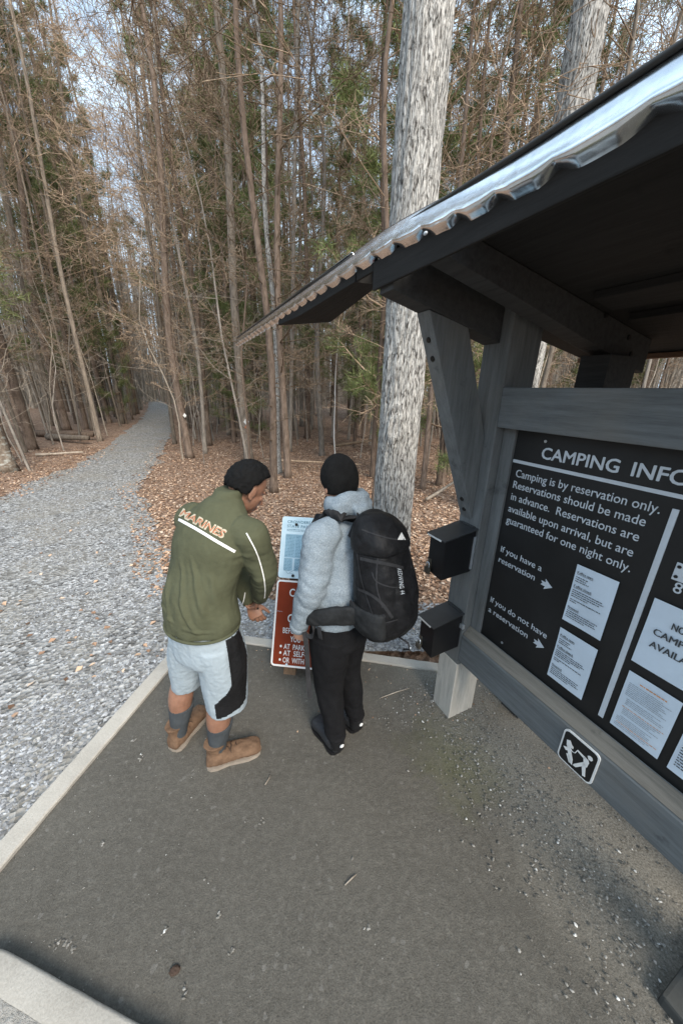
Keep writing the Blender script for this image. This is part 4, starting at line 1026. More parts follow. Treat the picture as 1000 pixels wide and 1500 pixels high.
# ---- second hiker: heather hoodie, black trousers --------------------------
F2 = V((-.80, .60, 0)); L2 = V((-.60, -.80, 0))       # facing, left side
p2 = empty('person', (0, 1.5, 0), 'hiker in a black knitted cap, grey hoodie and black trousers, wearing the backpack', 'person')
H2 = at(496, 704, 1.60); g2 = V((-.50, .80, -.18)); gu = V((-.10, .16, 1))
pl2 = V((.005, 1.50, .885)); s2L = V((-.085, 1.425, 1.375)); s2R = V((.10, 1.68, 1.385))
e2L = at(457, 862, 1.375); w2L = at(437, 918, 1.43); e2R = V((.02, 1.82, 1.10)); w2R = V((-.05, 1.86, .88))
mb = MB(); f2, u2, l2 = head(mb, H2, g2, gu)
nb2 = V((.02, 1.565, 1.44)); mb.limb([nb2-Z*.06, nb2, H2-u2*.06-f2*.02], [.065, .055, .052], 16, 4)
mb.loft([(pl2-Z*.06, L2*.14, F2*.10), (pl2+Z*.05, L2*.14, F2*.10), (V((.01, 1.53, 1.25)), L2*.15, F2*.10), (V((.02, 1.55, 1.38)), L2*.12, F2*.08)], 20, 4)
an2L, an2R = V((-.008, 1.428, .09)), V((.108, 1.560, .09)); k2L, k2R = V((-.055, 1.462, .48)), V((.045, 1.59, .48))
h2L, h2R = pl2+L2*.085-Z*.03, pl2-L2*.085-Z*.03
for hp, kn, an in ((h2L, k2L, an2L), (h2R, k2R, an2R)):
    mb.limb([hp, hp.lerp(kn, .5), kn, kn.lerp(an, .4), an, an-Z*.03], [.082, .075, .054, .053, .037, .036], 18, 4)
for sh, el, wr in ((s2L, e2L, w2L), (s2R, e2R, w2R)): mb.limb([sh, el, wr], [.048, .038, .026], 14, 5)
d2 = (w2L-e2L).normalized()
hand(mb, w2L+d2*.008, V((.10, .12, -1)), V((-.35, -.85, 0)), V((.8, -.2, .1)), .75, .165)
hand(mb, w2R, V((.05, .05, -1)), -L2, F2, .5, .165)
mb.solid('body', M_skin2, p2, .0042, 2)
face_parts(H2, f2, u2, l2, M_skin2, p2)
cap_mesh('knitted_cap', H2+u2*.012-f2*.008, f2, u2, l2, (.088, .104, .118), M_beanie, p2, lambda x, y, z: sstep(-.72, -.60, z) if y < .1 else sstep(-.62, -.40, z-.9*y), lambda d: .002*noise.noise(d*7), 60, 96)
# short beard edge at the jaw
MB().ell(H2-u2*.088+f2*.038+l2*.030, l2*.032, f2*.036, u2*.030, 8, 14).solid('beard', M_hair, p2, .004, 1, lambda p, n_: n_*.002*noise.noise(p*90))
# trousers
mb = MB()
mb.loft([(pl2+Z*.09, L2*.158, F2*.118), (pl2+Z*.0, L2*.178, F2*.140), (pl2-Z*.09, L2*.182, F2*.142), (pl2-Z*.13, L2*.165, F2*.13)], 26, 5)
for hp, kn, an in ((h2L, k2L, an2L), (h2R, k2R, an2R)):
    mb.loft([(hp-Z*.02, L2*.100, F2*.122), (hp.lerp(kn, .45), L2*.094, F2*.108), (kn, L2*.076, F2*.088), (kn.lerp(an, .45), L2*.064, F2*.074), (kn.lerp(an, .80), L2*.057, F2*.062), (an+Z*.035, L2*.054, F2*.058)], 22, 6)
def tfold(p, n_): return n_*(.007*noise.noise(V((p.x*11, p.y*11, p.z*8)))+.008*sstep(.35, .1, p.z)*noise.noise(V((p.x*8, p.y*8, p.z*34)))+.004*noise.noise(V((p.x*20+p.z*9, p.y*20, p.z*10))))
mb.solid('trousers', M_pants, p2, .006, 4, tfold)
for an in (an2L, an2R): MB().limb([an-Z*.05, an+Z*.0, an+Z*.03, an+Z*.08], [.042, .043, .044, .046], 18, 4).solid('sock', M_panel, p2, .004, 1)
for hl, to in (((.012, 1.410), (-.135, 1.600)), ((.128, 1.545), (-.010, 1.735))):
    s_ = shoe(p2, 'shoe', hl, to, .105, M_shoe, M_box, w=.051, lace=M_strap)
    hv = V((hl[0], hl[1], 0)); d = (V((to[0], to[1], 0))-hv).normalized(); sd = V((-d.y, d.x, 0))
    MB().loft([(hv-d*.012+Z*.070, sd*.012, Z*.014), (hv-d*.030+Z*.088, sd*.010, Z*.012)], 10, 2).build('pull_tab', M_refl, s_, True)
    MB().tube([hv+d*.07+sd*.04+Z*.095, hv+d*.085+sd*.008+Z*.112], [.007, .007], 8).build('tongue_tab', M_refl, s_, True)
# hoodie
mb = MB()
mb.loft([(pl2+Z*.015, L2*.168, F2*.132), (pl2+Z*.06, L2*.182, F2*.142), (pl2+Z*.22, L2*.165, F2*.136), (V((.01, 1.53, 1.22)), L2*.164, F2*.128), (V((.012, 1.54, 1.32)), L2*.165, F2*.118), (V((.015, 1.55, 1.395)), L2*.130, F2*.095), (V((.015, 1.56, 1.44)), L2*.075, F2*.07)], 30, 6)
mb.limb([s2L-L2*.05, s2L, s2L.lerp(e2L, .5)+F2*.004, e2L, e2L.lerp(w2L, .5), w2L, w2L+d2*.005], [.080, .082, .078, .073, .062, .042, .036], 22, 5)
mb.limb([s2R+L2*.05, s2R, e2R, e2R.lerp(w2R, .5), w2R], [.078, .080, .068, .058, .040], 22, 5)
# hood bunched behind the neck
B2 = -F2
hb = V((.012, 1.57, 1.482))
mb.loft([(hb+F2*.075-Z*.01, L2*.035, Z*.03), (hb+L2*.085+F2*.03, L2*.03+B2*.01, Z*.042), (hb+L2*.082+B2*.035+Z*.01, (L2+B2)*.030, Z*.060), (hb+B2*.085+Z*.014, B2*.045, Z*.068), (hb-L2*.082+B2*.035+Z*.01, (B2-L2)*.030, Z*.060), (hb-L2*.085+F2*.03, L2*.03, Z*.042), (hb+F2*.075-Z*.01, L2*.035, Z*.03)], 18, 6)
mb.loft([(hb+B2*.055+Z*.05, L2*.060, B2*.030), (hb+B2*.105+Z*.02, L2*.075, B2*.034), (hb+B2*.125-Z*.05, L2*.055, B2*.028)], 18, 5)
def hfold(p, n_):
    de = min((p-e2L).length, (p-s2L+V((0, 0, .09))).length)
    hd = sstep(.20, .08, (p-hb-B2*.05).length)
    return n_*(.006*noise.noise(V((p.x*10, p.y*10, p.z*9)))+.008*sstep(.20, .03, de)*noise.noise(V((p.x*12, p.y*12, p.z*30+p.x*14)))+.016*hd*noise.noise(V((p.x*16, p.y*16, p.z*11+4)))+.003*noise.noise(p*30))
hoodie = mb.solid('hoodie', M_hood, p2, .006, 3, hfold)
MB().loft([(w2L-d2*.030, d2.orthogonal().normalized()*.046, d2.cross(d2.orthogonal()).normalized()*.046), (w2L-d2*.012, d2.orthogonal().normalized()*.049, d2.cross(d2.orthogonal()).normalized()*.049), (w2L+d2*.012, d2.orthogonal().normalized()*.042, d2.cross(d2.orthogonal()).normalized()*.042)], 18, 4).build('cuff', M_hood, hoodie, True)

# ---- backpack ------------------------------------------------------------
PC = V((.200, 1.375, 0)); LN = V((-.02, .012, 0))
pk = empty('backpack', (PC.x, PC.y, .86), 'large black hiking backpack with a domed lid, worn by the hiker in the grey hoodie', 'backpack')
def pc(b, l, z): return PC+B2*b+L2*l+Z*z+LN*((z-1.2)/.3)
mb = MB()
mb.loft([(pc(-.03, 0, .905), L2*.085, B2*.060), (pc(-.012, 0, .930), L2*.125, B2*.100), (pc(.0, 0, .99), L2*.148, B2*.126), (pc(.004, 0, 1.10), L2*.155, B2*.134), (pc(-.006, 0, 1.24), L2*.146, B2*.122), (pc(-.018, 0, 1.36), L2*.125, B2*.100), (pc(-.03, 0, 1.42), L2*.10, B2*.075)], 30, 6, 2.3)
def pfold(p, n_):
    q = p-PC; a = q.dot(L2)
    return n_*(.009*noise.noise(V((p.x*9, p.y*9, p.z*5)))+.006*abs(noise.noise(V((p.x*13+p.z*8, p.y*13, p.z*9))))+.0025*noise.noise(p*34))
pack = mb.solid('main_pack', M_pack, pk, .006, 3, pfold)
mb = MB()
mb.loft([(pc(-.045, 0, 1.335), L2*.118, B2*.08), (pc(-.018, 0, 1.355), L2*.136, B2*.118), (pc(-.020, 0, 1.41), L2*.130, B2*.112), (pc(-.036, 0, 1.465), L2*.100, B2*.082), (pc(-.05, 0, 1.498), L2*.05, B2*.04)], 28, 6, 2.2)
lid = mb.solid('lid', M_pack, pk, .006, 3, pfold)
MB().loft([(pc(.070, 0, .955), L2*.080, B2*.045), (pc(.088, 0, 1.02), L2*.100, B2*.058), (pc(.092, 0, 1.13), L2*.100, B2*.056), (pc(.078, 0, 1.24), L2*.085, B2*.046), (pc(.055, 0, 1.31), L2*.055, B2*.032)], 24, 5, 2.6).solid('front_pocket', M_pack, pk, .006, 3, pfold)
for sg_ in (1, -1):
    sp_ = MB().loft([(pc(-.01, sg_*.105, .945), L2*.030, B2*.065), (pc(-.01, sg_*.128, .985), L2*.034, B2*.088), (pc(-.01, sg_*.140, 1.05), L2*.028, B2*.092), (pc(-.01, sg_*.140, 1.10), L2*.020, B2*.088)], 20, 5, 2.4).solid('side_pocket', M_pack2, pk, .005, 3, pfold)
    MB().ribbon([pc(-.095, sg_*.140, 1.105), pc(-.04, sg_*.160, 1.085), pc(.03, sg_*.160, 1.088), pc(.085, sg_*.142, 1.11)], Z, .014, .004).build('pocket_hem', M_strap, sp_)
bp = bvh_of(pack); bl_ = bvh_of(lid)
# webbing
hug_ribbon('compression_strap', bp, [(528, 818), (545, 822), (566, 826), (590, 832)], .014, M_strap, pk, off=.004)
hug_ribbon('compression_strap', bp, [(524, 862), (545, 872), (560, 885), (574, 905)], .014, M_strap, pk, off=.004)
hug_ribbon('lid_zip', bl_, [(530, 776), (552, 784), (576, 790), (600, 790)], .006, M_strap, lid, off=.003)
hug_ribbon('front_zip', bp, [(556, 800), (552, 830), (552, 860), (560, 890)], .007, M_strap, pk, off=.003)
both = MB(); 
for o_ in (pack, [c for c in COL.objects if c.name.startswith('front_pocket')][0]): both.add([v.co.copy() for v in o_.data.vertices], [tuple(p.vertices) for p in o_.data.polygons])
ba = BVHTree.FromPolygons([V(v) for v in both.v], both.f)
hug_text('pack_lettering', ba, 'REDWING 44', [(581, 833), (586, 871), (592, 870), (587, 832)], M_letter, pk, off=.003, spacing=1.1)
T = [hug(bl_, *q, .004) for q in ((581, 791), (593, 791), (587, 780))]
if all(T): MB().add(T, [(0, 1, 2)]).build('triangle_logo', M_swht, lid)
for pts_ in ([(522, 800), (530, 850), (548, 905)], [(596, 800), (603, 850), (598, 895)], [(535, 905), (560, 912), (588, 905)], [(545, 838), (552, 852), (575, 860), (604, 858)]):
    hug_ribbon('seam_tape', bp, pts_, .006, M_strap, pk, off=.0035)
# top loop, buckle, trekking loop
MB().tube([pc(-.115, .02, 1.46), pc(-.135, .015, 1.505), pc(-.135, -.02, 1.51), pc(-.115, -.03, 1.46)], .006, 8).build('haul_loop', M_strap, pk, True)
lp = [pc(.10, .05, .955), pc(.150, .055, .95), pc(.158, .05, .915), pc(.125, .05, .900)]
MB().tube(lp, .0045, 8).build('tool_loop', M_strap, pk, True)
MB().tube([lp[2]+Z*.014, lp[2], lp[3]-Z*.008], .0035, 8).build('loop_clip', M_zinc, pk, True)
MB().hexa([pc(.02+a, .170+b, 1.06+c) for c in (0, .012) for a, b in ((-.012, -.004), (.012, -.004), (.012, .003), (-.012, .003))]).build('buckle', M_bolt, pk, False, .003)
# shoulder straps (over the shoulder and round under the arm)
bh = bvh_of(hoodie)
def wrap(pts, off):
    out = []
    for p in pts:
        n_ = bh.find_nearest(p); q = n_[0]+n_[1]*off; out.append(q)
    return out
def smooth_path(pts, m=6):
    out = []
    for i in range(len(pts)-1):
        q = [V(pts[max(i-1, 0)]), V(pts[i]), V(pts[i+1]), V(pts[min(i+2, len(pts)-1)])]
        for k in range(m):
            t_ = k/m; out.append(.5*((2*q[1])+(q[2]-q[0])*t_+(2*q[0]-5*q[1]+4*q[2]-q[3])*t_*t_+(3*q[1]-q[0]-3*q[2]+q[3])*t_**3))
    return out+[V(pts[-1])]
for sg_ in (1, -1):
    c0 = V((.015, 1.55, 0))
    path = smooth_path([c0+B2*.17+L2*sg_*.075+Z*1.36, c0+B2*.10+L2*sg_*.095+Z*1.44, c0+L2*sg_*.105+Z*1.47, c0+F2*.09+L2*sg_*.110+Z*1.40, c0+F2*.14+L2*sg_*.115+Z*1.28, c0+F2*.15+L2*sg_*.125+Z*1.16])
    pth = wrap(path[3:], .007); pth = [path[0]]+pth
    nrm = []
    for p in pth:
        n_ = bh.find_nearest(p); d = L2*sg_; nrm.append((d-n_[1]*d.dot(n_[1])).normalized())
    MB().ribbon(pth, nrm, .046, .010).build('shoulder_strap', M_strap, pk, True, )
    path = smooth_path([c0+F2*.14+L2*sg_*.13+Z*1.15, c0+F2*.04+L2*sg_*.195+Z*1.07, c0+B2*.06+L2*sg_*.19+Z*1.0, c0+B2*.16+L2*sg_*.15+Z*.965])
    MB().ribbon(path, Z, .020, .004).build('lower_strap', M_strap, pk)
# hip belt with padded wings and a hanging tail
c0 = V((.005, 1.50, 0))
for sg_ in (1, -1):
    pts = [c0+B2*.19+L2*sg_*.12+Z*1.045, c0+B2*.09+L2*sg_*.180+Z*1.03, c0+F2*.02+L2*sg_*.204+Z*.985, c0+F2*.10+L2*sg_*.172+Z*.945, c0+F2*.155+L2*sg_*.105+Z*.915]
    P_ = smooth_path(pts); w_ = [.050+.006*math.sin(min(1, i/len(P_)*1.4)*math.pi)-.024*(i/len(P_)) for i in range(len(P_))]
    mb = MB(); secs = []
    for i in range(0, len(P_), 3):
        d = (P_[min(i+1, len(P_)-1)]-P_[max(i-1, 0)]).normalized(); nr_ = d.cross(Z).normalized(); secs.append((P_[i], Z*w_[i], nr_*.017))
    mb.loft(secs, 20, 3, 2.6).solid('hip_belt', M_pack2, pk, .005, 2, lambda p, n_: n_*(.004*noise.noise(p*22)+.002*noise.noise(p*50)))
MB().ribbon([c0+F2*.155+L2*.10+Z*.905, c0+F2*.175+L2*.03+Z*.90, c0+F2*.175-L2*.03+Z*.90, c0+F2*.155-L2*.10+Z*.905], Z, .035, .004).build('belt_webbing', M_strap, pk)
tail = smooth_path([at(446, 926, 1.372), at(449, 950, 1.368), at(451, 985, 1.365), at(454, 1023, 1.36)])
MB().ribbon(tail, V((1, .25, 0)), .024, .003).build('strap_tail', M_strap, pk)
tail = smooth_path([at(452, 900, 1.36), at(460, 915, 1.34), at(457, 932, 1.35), at(448, 930, 1.37)])
MB().ribbon(tail, V((.2, .1, 1)), .022, .003).build('belt_loop', M_strap, pk)
MB().ribbon(smooth_path([c0+L2*.208+B2*.03+Z*.96, c0+L2*.203+B2*.03+Z*.92, c0+L2*.198+B2*.032+Z*.888]), F2, .024, .003).build('strap_end', M_strap, pk)

# ------------------------------------------------------------------ woods
def rdir(rr, el): a = rr.uniform(0, 6.283); return V((math.cos(a)*math.cos(el), math.sin(a)*math.cos(el), math.sin(el)))
def branch(mb, rr, p, d, L, r, segs, sides, wander, lift, depth, kids, twig_r, tips=None):
    pts = [V(p)]; d = V(d).normalized(); rads = [r]; dirs = [d]
    for i in range(segs):
        d = (d+V((rr.gauss(0, wander), rr.gauss(0, wander), rr.gauss(0, wander)+lift))).normalized()
        pts.append(pts[-1]+d*(L/segs)); rads.append(max(twig_r*.6, r*(1-.85*(i+1)/segs))); dirs.append(d)
    mb.tube(pts, rads, sides, False)
    if tips is not None and depth <= 1: tips.append((pts[-1], d)); 
    if tips is not None and depth <= 1 and segs > 2: tips.append((pts[len(pts)//2], dirs[len(pts)//2]))
    if depth > 0:
        n_ = kids[0]
        for k in range(n_):
            t_ = rr.uniform(.22, .98); i = min(segs-1, int(t_*segs)); q = pts[i].lerp(pts[i+1], t_*segs-i)
            side = dirs[i].cross(rdir(rr, rr.uniform(-1, 1))).normalized(); ang = rr.uniform(.5, 1.0)
            dd = dirs[i]*math.cos(ang)+side*math.sin(ang)
            branch(mb, rr, q, dd, L*rr.uniform(.28, .5)*(1.15-.5*t_), max(twig_r, rads[i]*.55), max(2, segs-1), 3, wander*1.25, lift, depth-1, kids[1:], twig_r, tips)
def trunk_pts(rr, H, wob, segs=14):
    pts = []; ph = rr.uniform(0, 9)
    for i in range(segs+1):
        t_ = i/segs; pts.append(V((wob*noise.noise(V((t_*2.6, ph, 0)))*t_*1.6, wob*noise.noise(V((t_*2.6, ph, 7)))*t_*1.6, H*t_-.15)))
    return pts
def trunk_mesh(rr, H, r0, wob, sides=10, flare=1.5, segs=14):
    P_ = trunk_pts(rr, H, wob, segs); rad = []
    for i in range(len(P_)):
        t_ = i/(len(P_)-1); z = max(0, P_[i].z); rad.append(r0*(max(.06, (1-t_)**.75))*(1+(flare-1)*math.exp(-z/.22)))
    # extra ring low down for the root flare
    P_.insert(1, P_[0].lerp(P_[1], .28)); rad.insert(1, r0*1.08)
    mb = MB(); mb.tube(P_, rad, sides, True)
    return mb, P_
def at_h(P_, z):
    for a, b in zip(P_, P_[1:]):
        if a.z <= z <= b.z: return a.lerp(b, (z-a.z)/(b.z-a.z+1e-9))
    return P_[-1]
def gen_bare(seed, H, r0, low=.12, dens=1.0, wob=.5, twr=.0072):
    rr = random.Random(seed); tm, P_ = trunk_mesh(rr, H, r0, wob); cm = MB()
    n1 = int(36*dens)
    for k in range(n1):
        t_ = low+(1-low)*(k+rr.random())/n1; z = H*t_*.98; p = at_h(P_, z); el = rr.uniform(.25, .95) if t_ > .4 else rr.uniform(-.1, .55)
        L = (1.2+2.2*math.sin(min(1, t_*1.15)*math.pi*.9))*rr.uniform(.6, 1.15)*(H/19)
        if t_ < .35: L *= .75
        branch(cm, rr, p, rdir(rr, el), L, max(.009, r0*.20*(1.1-t_)), 5, 4, .14, .05, 2, (8, 4), twr)
    return tm, cm, None
def gen_sapling(seed, H, r0):
    rr = random.Random(seed); tm, P_ = trunk_mesh(rr, H, r0, .45, 6, 1.15, 10); cm = MB()
    for k in range(15):
        t_ = .18+.8*(k+rr.random())/15; p = at_h(P_, H*t_)
        branch(cm, rr, p, rdir(rr, rr.uniform(.1, .8)), H*.20*rr.uniform(.6, 1.2)*(1.2-t_*.6), max(.005, r0*.4*(1.1-t_)), 4, 3, .18, .05, 2, (4, 3), .0035)
    return tm, cm, None
def gen_pine(seed, H, r0, base, spread=1.9, nb=34, tuft=26, tl=.26, tw=.013):
    rr = random.Random(seed); tm, P_ = trunk_mesh(rr, H, r0, .35); cm = MB(); tips = []
    for k in range(12):      # dead stubs below the crown
        z = H*rr.uniform(.12, base); branch(cm, rr, at_h(P_, z), rdir(rr, rr.uniform(-.2, .3)), rr.uniform(.4, 1.5), .014, 4, 3, .16, -.02, 1, (4,), .005)
    for k in range(nb):
        t_ = base+(1-base)*(k+rr.random())/nb; z = H*t_; s = (1-(t_-base)/(1-base))
        branch(cm, rr, at_h(P_, z), rdir(rr, rr.uniform(-.05, .5)), spread*(.35+.85*s)*rr.uniform(.55, 1.15), .022*(.4+s), 4, 3, .16, .05, 1, (6,), .006, tips)
    fm = MB()
    for (p, d) in tips:
        for j in range(tuft):
            dd = (d*.7+V((rr.gauss(0, .6), rr.gauss(0, .6), rr.gauss(.1, .55)))).normalized(); q = p-d*rr.uniform(0, .30)+V((rr.gauss(0, .05), rr.gauss(0, .05), rr.gauss(0, .05)))
            sd_ = dd.cross(rdir(rr, rr.uniform(-1, 1))).normalized()*tw; L = tl*rr.uniform(.6, 1.15)
            fm.add([q-sd_, q+sd_, q+dd*L], [(0, 1, 2)])
    return tm, cm, fm
def kind_of(name, gen, mats, foliage='needles'):
    tm, cm, fm = gen
    d = {'trunk': (tm.mesh(name+'_trunk'), mats[0]), 'branches': (cm.mesh(name+'_branches'), mats[1])}
    if fm: d['foliage'] = (fm.mesh(name+'_foliage'), M_needle)
    for k_, (me, m_) in d.items():
        me.materials.append(m_); me.polygons.foreach_set('use_smooth', [k_ != 'foliage']*len(me.polygons))
    return {k_: v_[0] for k_, v_ in d.items()}
def put_tree(name, kind, x, y, label, cat, group=None, rz=0, s=1.0, sz=None, lean=(0, 0), override=None, ts=1.0):
    e = empty(name, (x, y, gz(x, y)), label, cat, group); e.rotation_euler = (lean[0], lean[1], rz); e.scale = (s, s, sz or s)
    for part, me in kind.items():
        c = bpy.data.objects.new(part, me); COL.objects.link(c); c.parent = e
        if part == 'trunk': c.scale = (ts, ts, 1)
        if override and part == 'trunk' :
            c.material_slots[0].link = 'OBJECT'; c.material_slots[0].material = override
    return e
BARE = [kind_of('bare', gen_bare(100+i, [19, 21, 17, 20, 22, 18][i], [.075, .10, .06, .085, .11, .07][i], .08+.04*(i % 3), [1.0, 1.15, .95, 1.1, 1.2, 1.0][i]), (M_bark[i % 3], M_twig)) for i in range(6)]
SAP = [kind_of('sapling', gen_sapling(200+i, [4.5, 6.2, 7.5, 5.3][i], [.018, .026, .032, .022][i]), (M_twigp if i % 2 else M_bark[2], M_twigp)) for i in range(4)]
PINE = [kind_of('pine', gen_pine(300+i, [20, 22, 18][i], [.12, .14, .10][i], [.36, .30, .26][i], 2.2, 40, 30, .25, .0095), (M_bark[1], M_twig)) for i in range(3)]
MIDP = [kind_of('mid_pine', gen_pine(340+i, [11, 13][i], [.07, .085][i], .16, 1.5, 36, 32, .18, .0062), (M_bark[1], M_twig)) for i in range(2)]
LOWP = [kind_of('low_pine', gen_pine(320+i, [5.5, 7.5][i], [.05, .065][i], .12, 1.25, 26, 32, .16, .0055), (M_bark[1], M_twig)) for i in range(2)]

# measured trunks: (x, y, diameter, kind, label, lean_x, lean_y, material)
placed = []
def M(x, y, dia, kinds, idx, label, cat='bare tree', lean=(0, 0), mat=None, group=None, base=None):
    b = {'B': [.075, .10, .06, .085, .11, .07], 'S': [.018, .026, .032, .022], 'P': [.15, .17, .13]}[kinds][idx]
    k = {'B': BARE, 'S': SAP, 'P': PINE}[kinds][idx]; s = dia/2/b
    nm = {'B': 'bare_tree', 'S': 'sapling', 'P': 'pine_tree'}[kinds]
    e = put_tree(nm, k, x, y, label, cat, group, rr.uniform(0, 6), 1.0, .62 if kinds == 'B' and math.hypot(x, y) < 9.6 else (.8 if kinds == 'B' else None), lean, mat, s); placed.append((x, y)); 
    # widen only the trunk when it is thick, keep the branches natural
    return e
rr = random.Random(77)
M(-8.15, 8.2, .34, 'B', 1, 'thick pale lichen spotted trunk at the left edge of the photo beside the trail', lean=(0, .06), mat=M_lichen)
M(-10.4, 11.5, .27, 'B', 3, 'brown trunk just behind the lichen spotted tree at the left edge', lean=(0, .04), mat=M_bark[1])
M(-13.2, 16.7, .34, 'B', 4, 'broad brown trunk behind the fallen logs left of the trail', lean=(.0, .03), mat=M_bark[1])
M(-10.6, 12.6, .06, 'S', 2, 'slender pale sapling in front of the fallen logs on the left', 'sapling', (0, .06))
M(-12.8, 18.0, .10, 'S', 1, 'slim pale leaning sapling left of the trail beyond the fallen logs', 'sapling', (0, .02))
M(-6.37, 13.1, .14, 'B', 2, 'slim greyer trunk close beside a redder one at the right verge of the trail', lean=(0, -.01), mat=M_bark[0])
M(-6.25, 13.9, .15, 'B', 5, 'slim redder trunk close beside a greyer one at the right verge of the trail', lean=(0, -.01), mat=M_bark[1])
bl1 = M(-4.67, 10.45, .22, 'B', 0, 'brown trunk with one small white diamond blaze, right of the trail', mat=M_bark[1])
M(-4.50, 11.2, .12, 'B', 2, 'slim grey trunk just right of the tree with the single white blaze', mat=M_bark[2])
M(-5.00, 12.9, .22, 'B', 3, 'sturdy brown trunk behind the tree with the single white blaze', mat=M_bark[1])
bl2 = M(-2.80, 10.2, .26, 'B', 1, 'dark trunk with white and orange diamond marks, behind the hiker in the olive jacket', mat=M_bark[0])
M(-2.55, 9.3, .075, 'S', 2, 'leaning reddish sapling in front of the dark trunk with white and orange marks', 'sapling', (0, .02), M_bark[1])
M(-1.43, 6.9, .155, 'B', 0, 'near slender brown trunk just right of the head of the hiker in the olive jacket', mat=M_bark[1])
M(-1.62, 8.6, .155, 'B', 5, 'straight pale grey trunk between two brown trunks in the gap between the hikers', mat=M_oak)
M(-1.32, 8.2, .17, 'B', 4, 'rough brown trunk right beside the straight pale grey trunk between the hikers', mat=M_bark[1])
M(-.66, 11.2, .17, 'B', 2, 'smooth light grey trunk behind and left of the black knitted cap', mat=M_bark[2])
M(-1.56, 15.3, .24, 'B', 4, 'brown trunk farther back, right behind the near trunks between the hikers', mat=M_bark[1])
M(-.22, 10.4, .045, 'S', 0, 'thin crooked white sapling rising just above the black knitted cap', 'sapling', (0, .03), M_swht)
M(.60, 6.1, .12, 'B', 2, 'slim brown trunk just left of the big pale fissured trunk', mat=M_bark[1])
M(-4.65, 14.9, .20, 'B', 1, 'brown trunk halfway between the single blaze tree and the double marked tree', mat=M_bark[1])
M(-5.10, 15.6, .16, 'B', 5, 'slim dark trunk left of centre, farther back than the single blaze tree', mat=M_bark[0])
M(.95, 15.6, .22, 'B', 3, 'brown trunk seen through the pine boughs left of the big pale trunk', mat=M_bark[1])
M(3.6, 6.4, .10, 'B', 2, 'dark slim trunk high above the right end of the roof', mat=M_bark[0])
# leaning reddish limbs above the roof
for x, y, l_, lb in [(2.2, 7.6, .05, 'slim reddish trunk between the two big pale trunks, above the roof'), (2.7, 8.6, .12, 'forked reddish trunk leaning right between the two big pale trunks'), (1.75, 7.2, .02, 'pale crooked slim trunk just right of the biggest pale trunk')]:
    M(x, y, .12, 'B', 5, lb, lean=(0, l_), mat=M_bark[1])

# big pale fissured trunks, modelled closer
def big_tree(x, y, r0, H, label, seed, knot=None):
    rr = random.Random(seed); e = empty('pale_tree', (x, y, -.05), label, 'tree'); e_loc = e.location
    n_, m_ = 96, 420; vs = []
    for j in range(m_+1):
        z = H*(j/m_)**1.35; t_ = z/H; r_ = r0*(1-.62*t_)*(1+.35*math.exp(-z/.18)+.06*noise.noise(V((z*.5, seed, 0))))
        cx, cy = .05*noise.noise(V((z*.35, seed, 1))), .05*noise.noise(V((z*.35, seed, 5)))
        for k in range(n_):
            a = 2*math.pi*k/n_; ca, sa = math.cos(a), math.sin(a)
            q = V((ca*3.2, sa*3.2, z*1.1+seed)); f_ = 1-abs(noise.noise(q*1.6+V((0, 0, .4*noise.noise(q)))))*2.0
            f2 = noise.noise(V((ca*7, sa*7, z*2.4)))
            dr = -.016*max(0, f_-.45)*1.6+.006*f2+.02*(noise.noise(V((ca*.9, sa*.9, z*.7+3))))
            if knot:
                da = math.atan2(math.sin(a-knot[0]), math.cos(a-knot[0]))*r0; dz = (z-knot[1])*.62; dd = math.hypot(da, dz)
                dr += .045*math.exp(-(dd/.10)**2)-.03*math.exp(-(dd/.035)**2)+.010*math.cos(dd*95)*math.exp(-(dd/.13)**2)
            vs.append((x+cx+ca*(r_+dr), y+cy+sa*(r_+dr), z-.08))
    fs = [(j*n_+k, j*n_+(k+1) % n_, (j+1)*n_+(k+1) % n_, (j+1)*n_+k) for j in range(m_) for k in range(n_)]
    me = MB().add(vs, fs).mesh('trunk'); link('trunk', me, M_oak, e, True)
    cm = MB()
    for k in range(16):
        z = rr.uniform(H*.55, H*.98); branch(cm, rr, (x, y, z), rdir(rr, rr.uniform(.2, .9)), rr.uniform(2.5, 4.5), .06, 6, 6, .13, .05, 2, (8, 5), .007)
    # tuft of fine twigs low on the shaded side
    link('branches', cm.mesh('branches'), M_twigp, e, True)
    return e
big_tree(.585, 3.66, .225, 19, 'biggest pale trunk with deeply fissured bark, right behind the backpack', 3, knot=(math.atan2(-3.66, -.35)-.25, 1.72))
big_tree(2.70, 5.55, .235, 20, 'second big pale fissured trunk rising above the right part of the roof', 8)
placed += [(.585, 3.66), (2.70, 5.55)]
# blazes
def blaze(x, y, px, py, s, mat, label, name='trail_blaze'):
    c = at(px, py, y-.0); d = (V((EYE.x, EYE.y, c.z))-c).normalized(); c = V((x, y, c.z))+V((d.x, d.y, 0)).normalized()*s[1]
    sd_ = V((-d.y, d.x, 0)).normalized(); h = s[0]
    mb = MB(); q = [c+sd_*h, c+Z*h*1.25, c-sd_*h, c-Z*h*1.25]; dn = V((d.x, d.y, 0)).normalized()*.006
    mb.add([p+dn for p in q]+[p-dn for p in q], [(0, 1, 2, 3), (7, 6, 5, 4), (0, 4, 5, 1), (1, 5, 6, 2), (2, 6, 7, 3), (3, 7, 4, 0)])
    o_ = mb.build(name, mat); tag(o_, label, 'trail marker'); return o_
blaze(-4.67, 10.45, 272, 608, (.052, .125), M_swht, 'small white diamond marker on the brown trunk right of the trail')
blaze(-2.80, 10.2, 359, 617, (.075, .145), M_swht, 'white diamond marker nailed to the dark trunk behind the olive jacket')
blaze(-2.80, 10.2, 359, 625, (.062, .145), M_lett1, 'orange diamond marker just under the white diamond on the dark trunk')
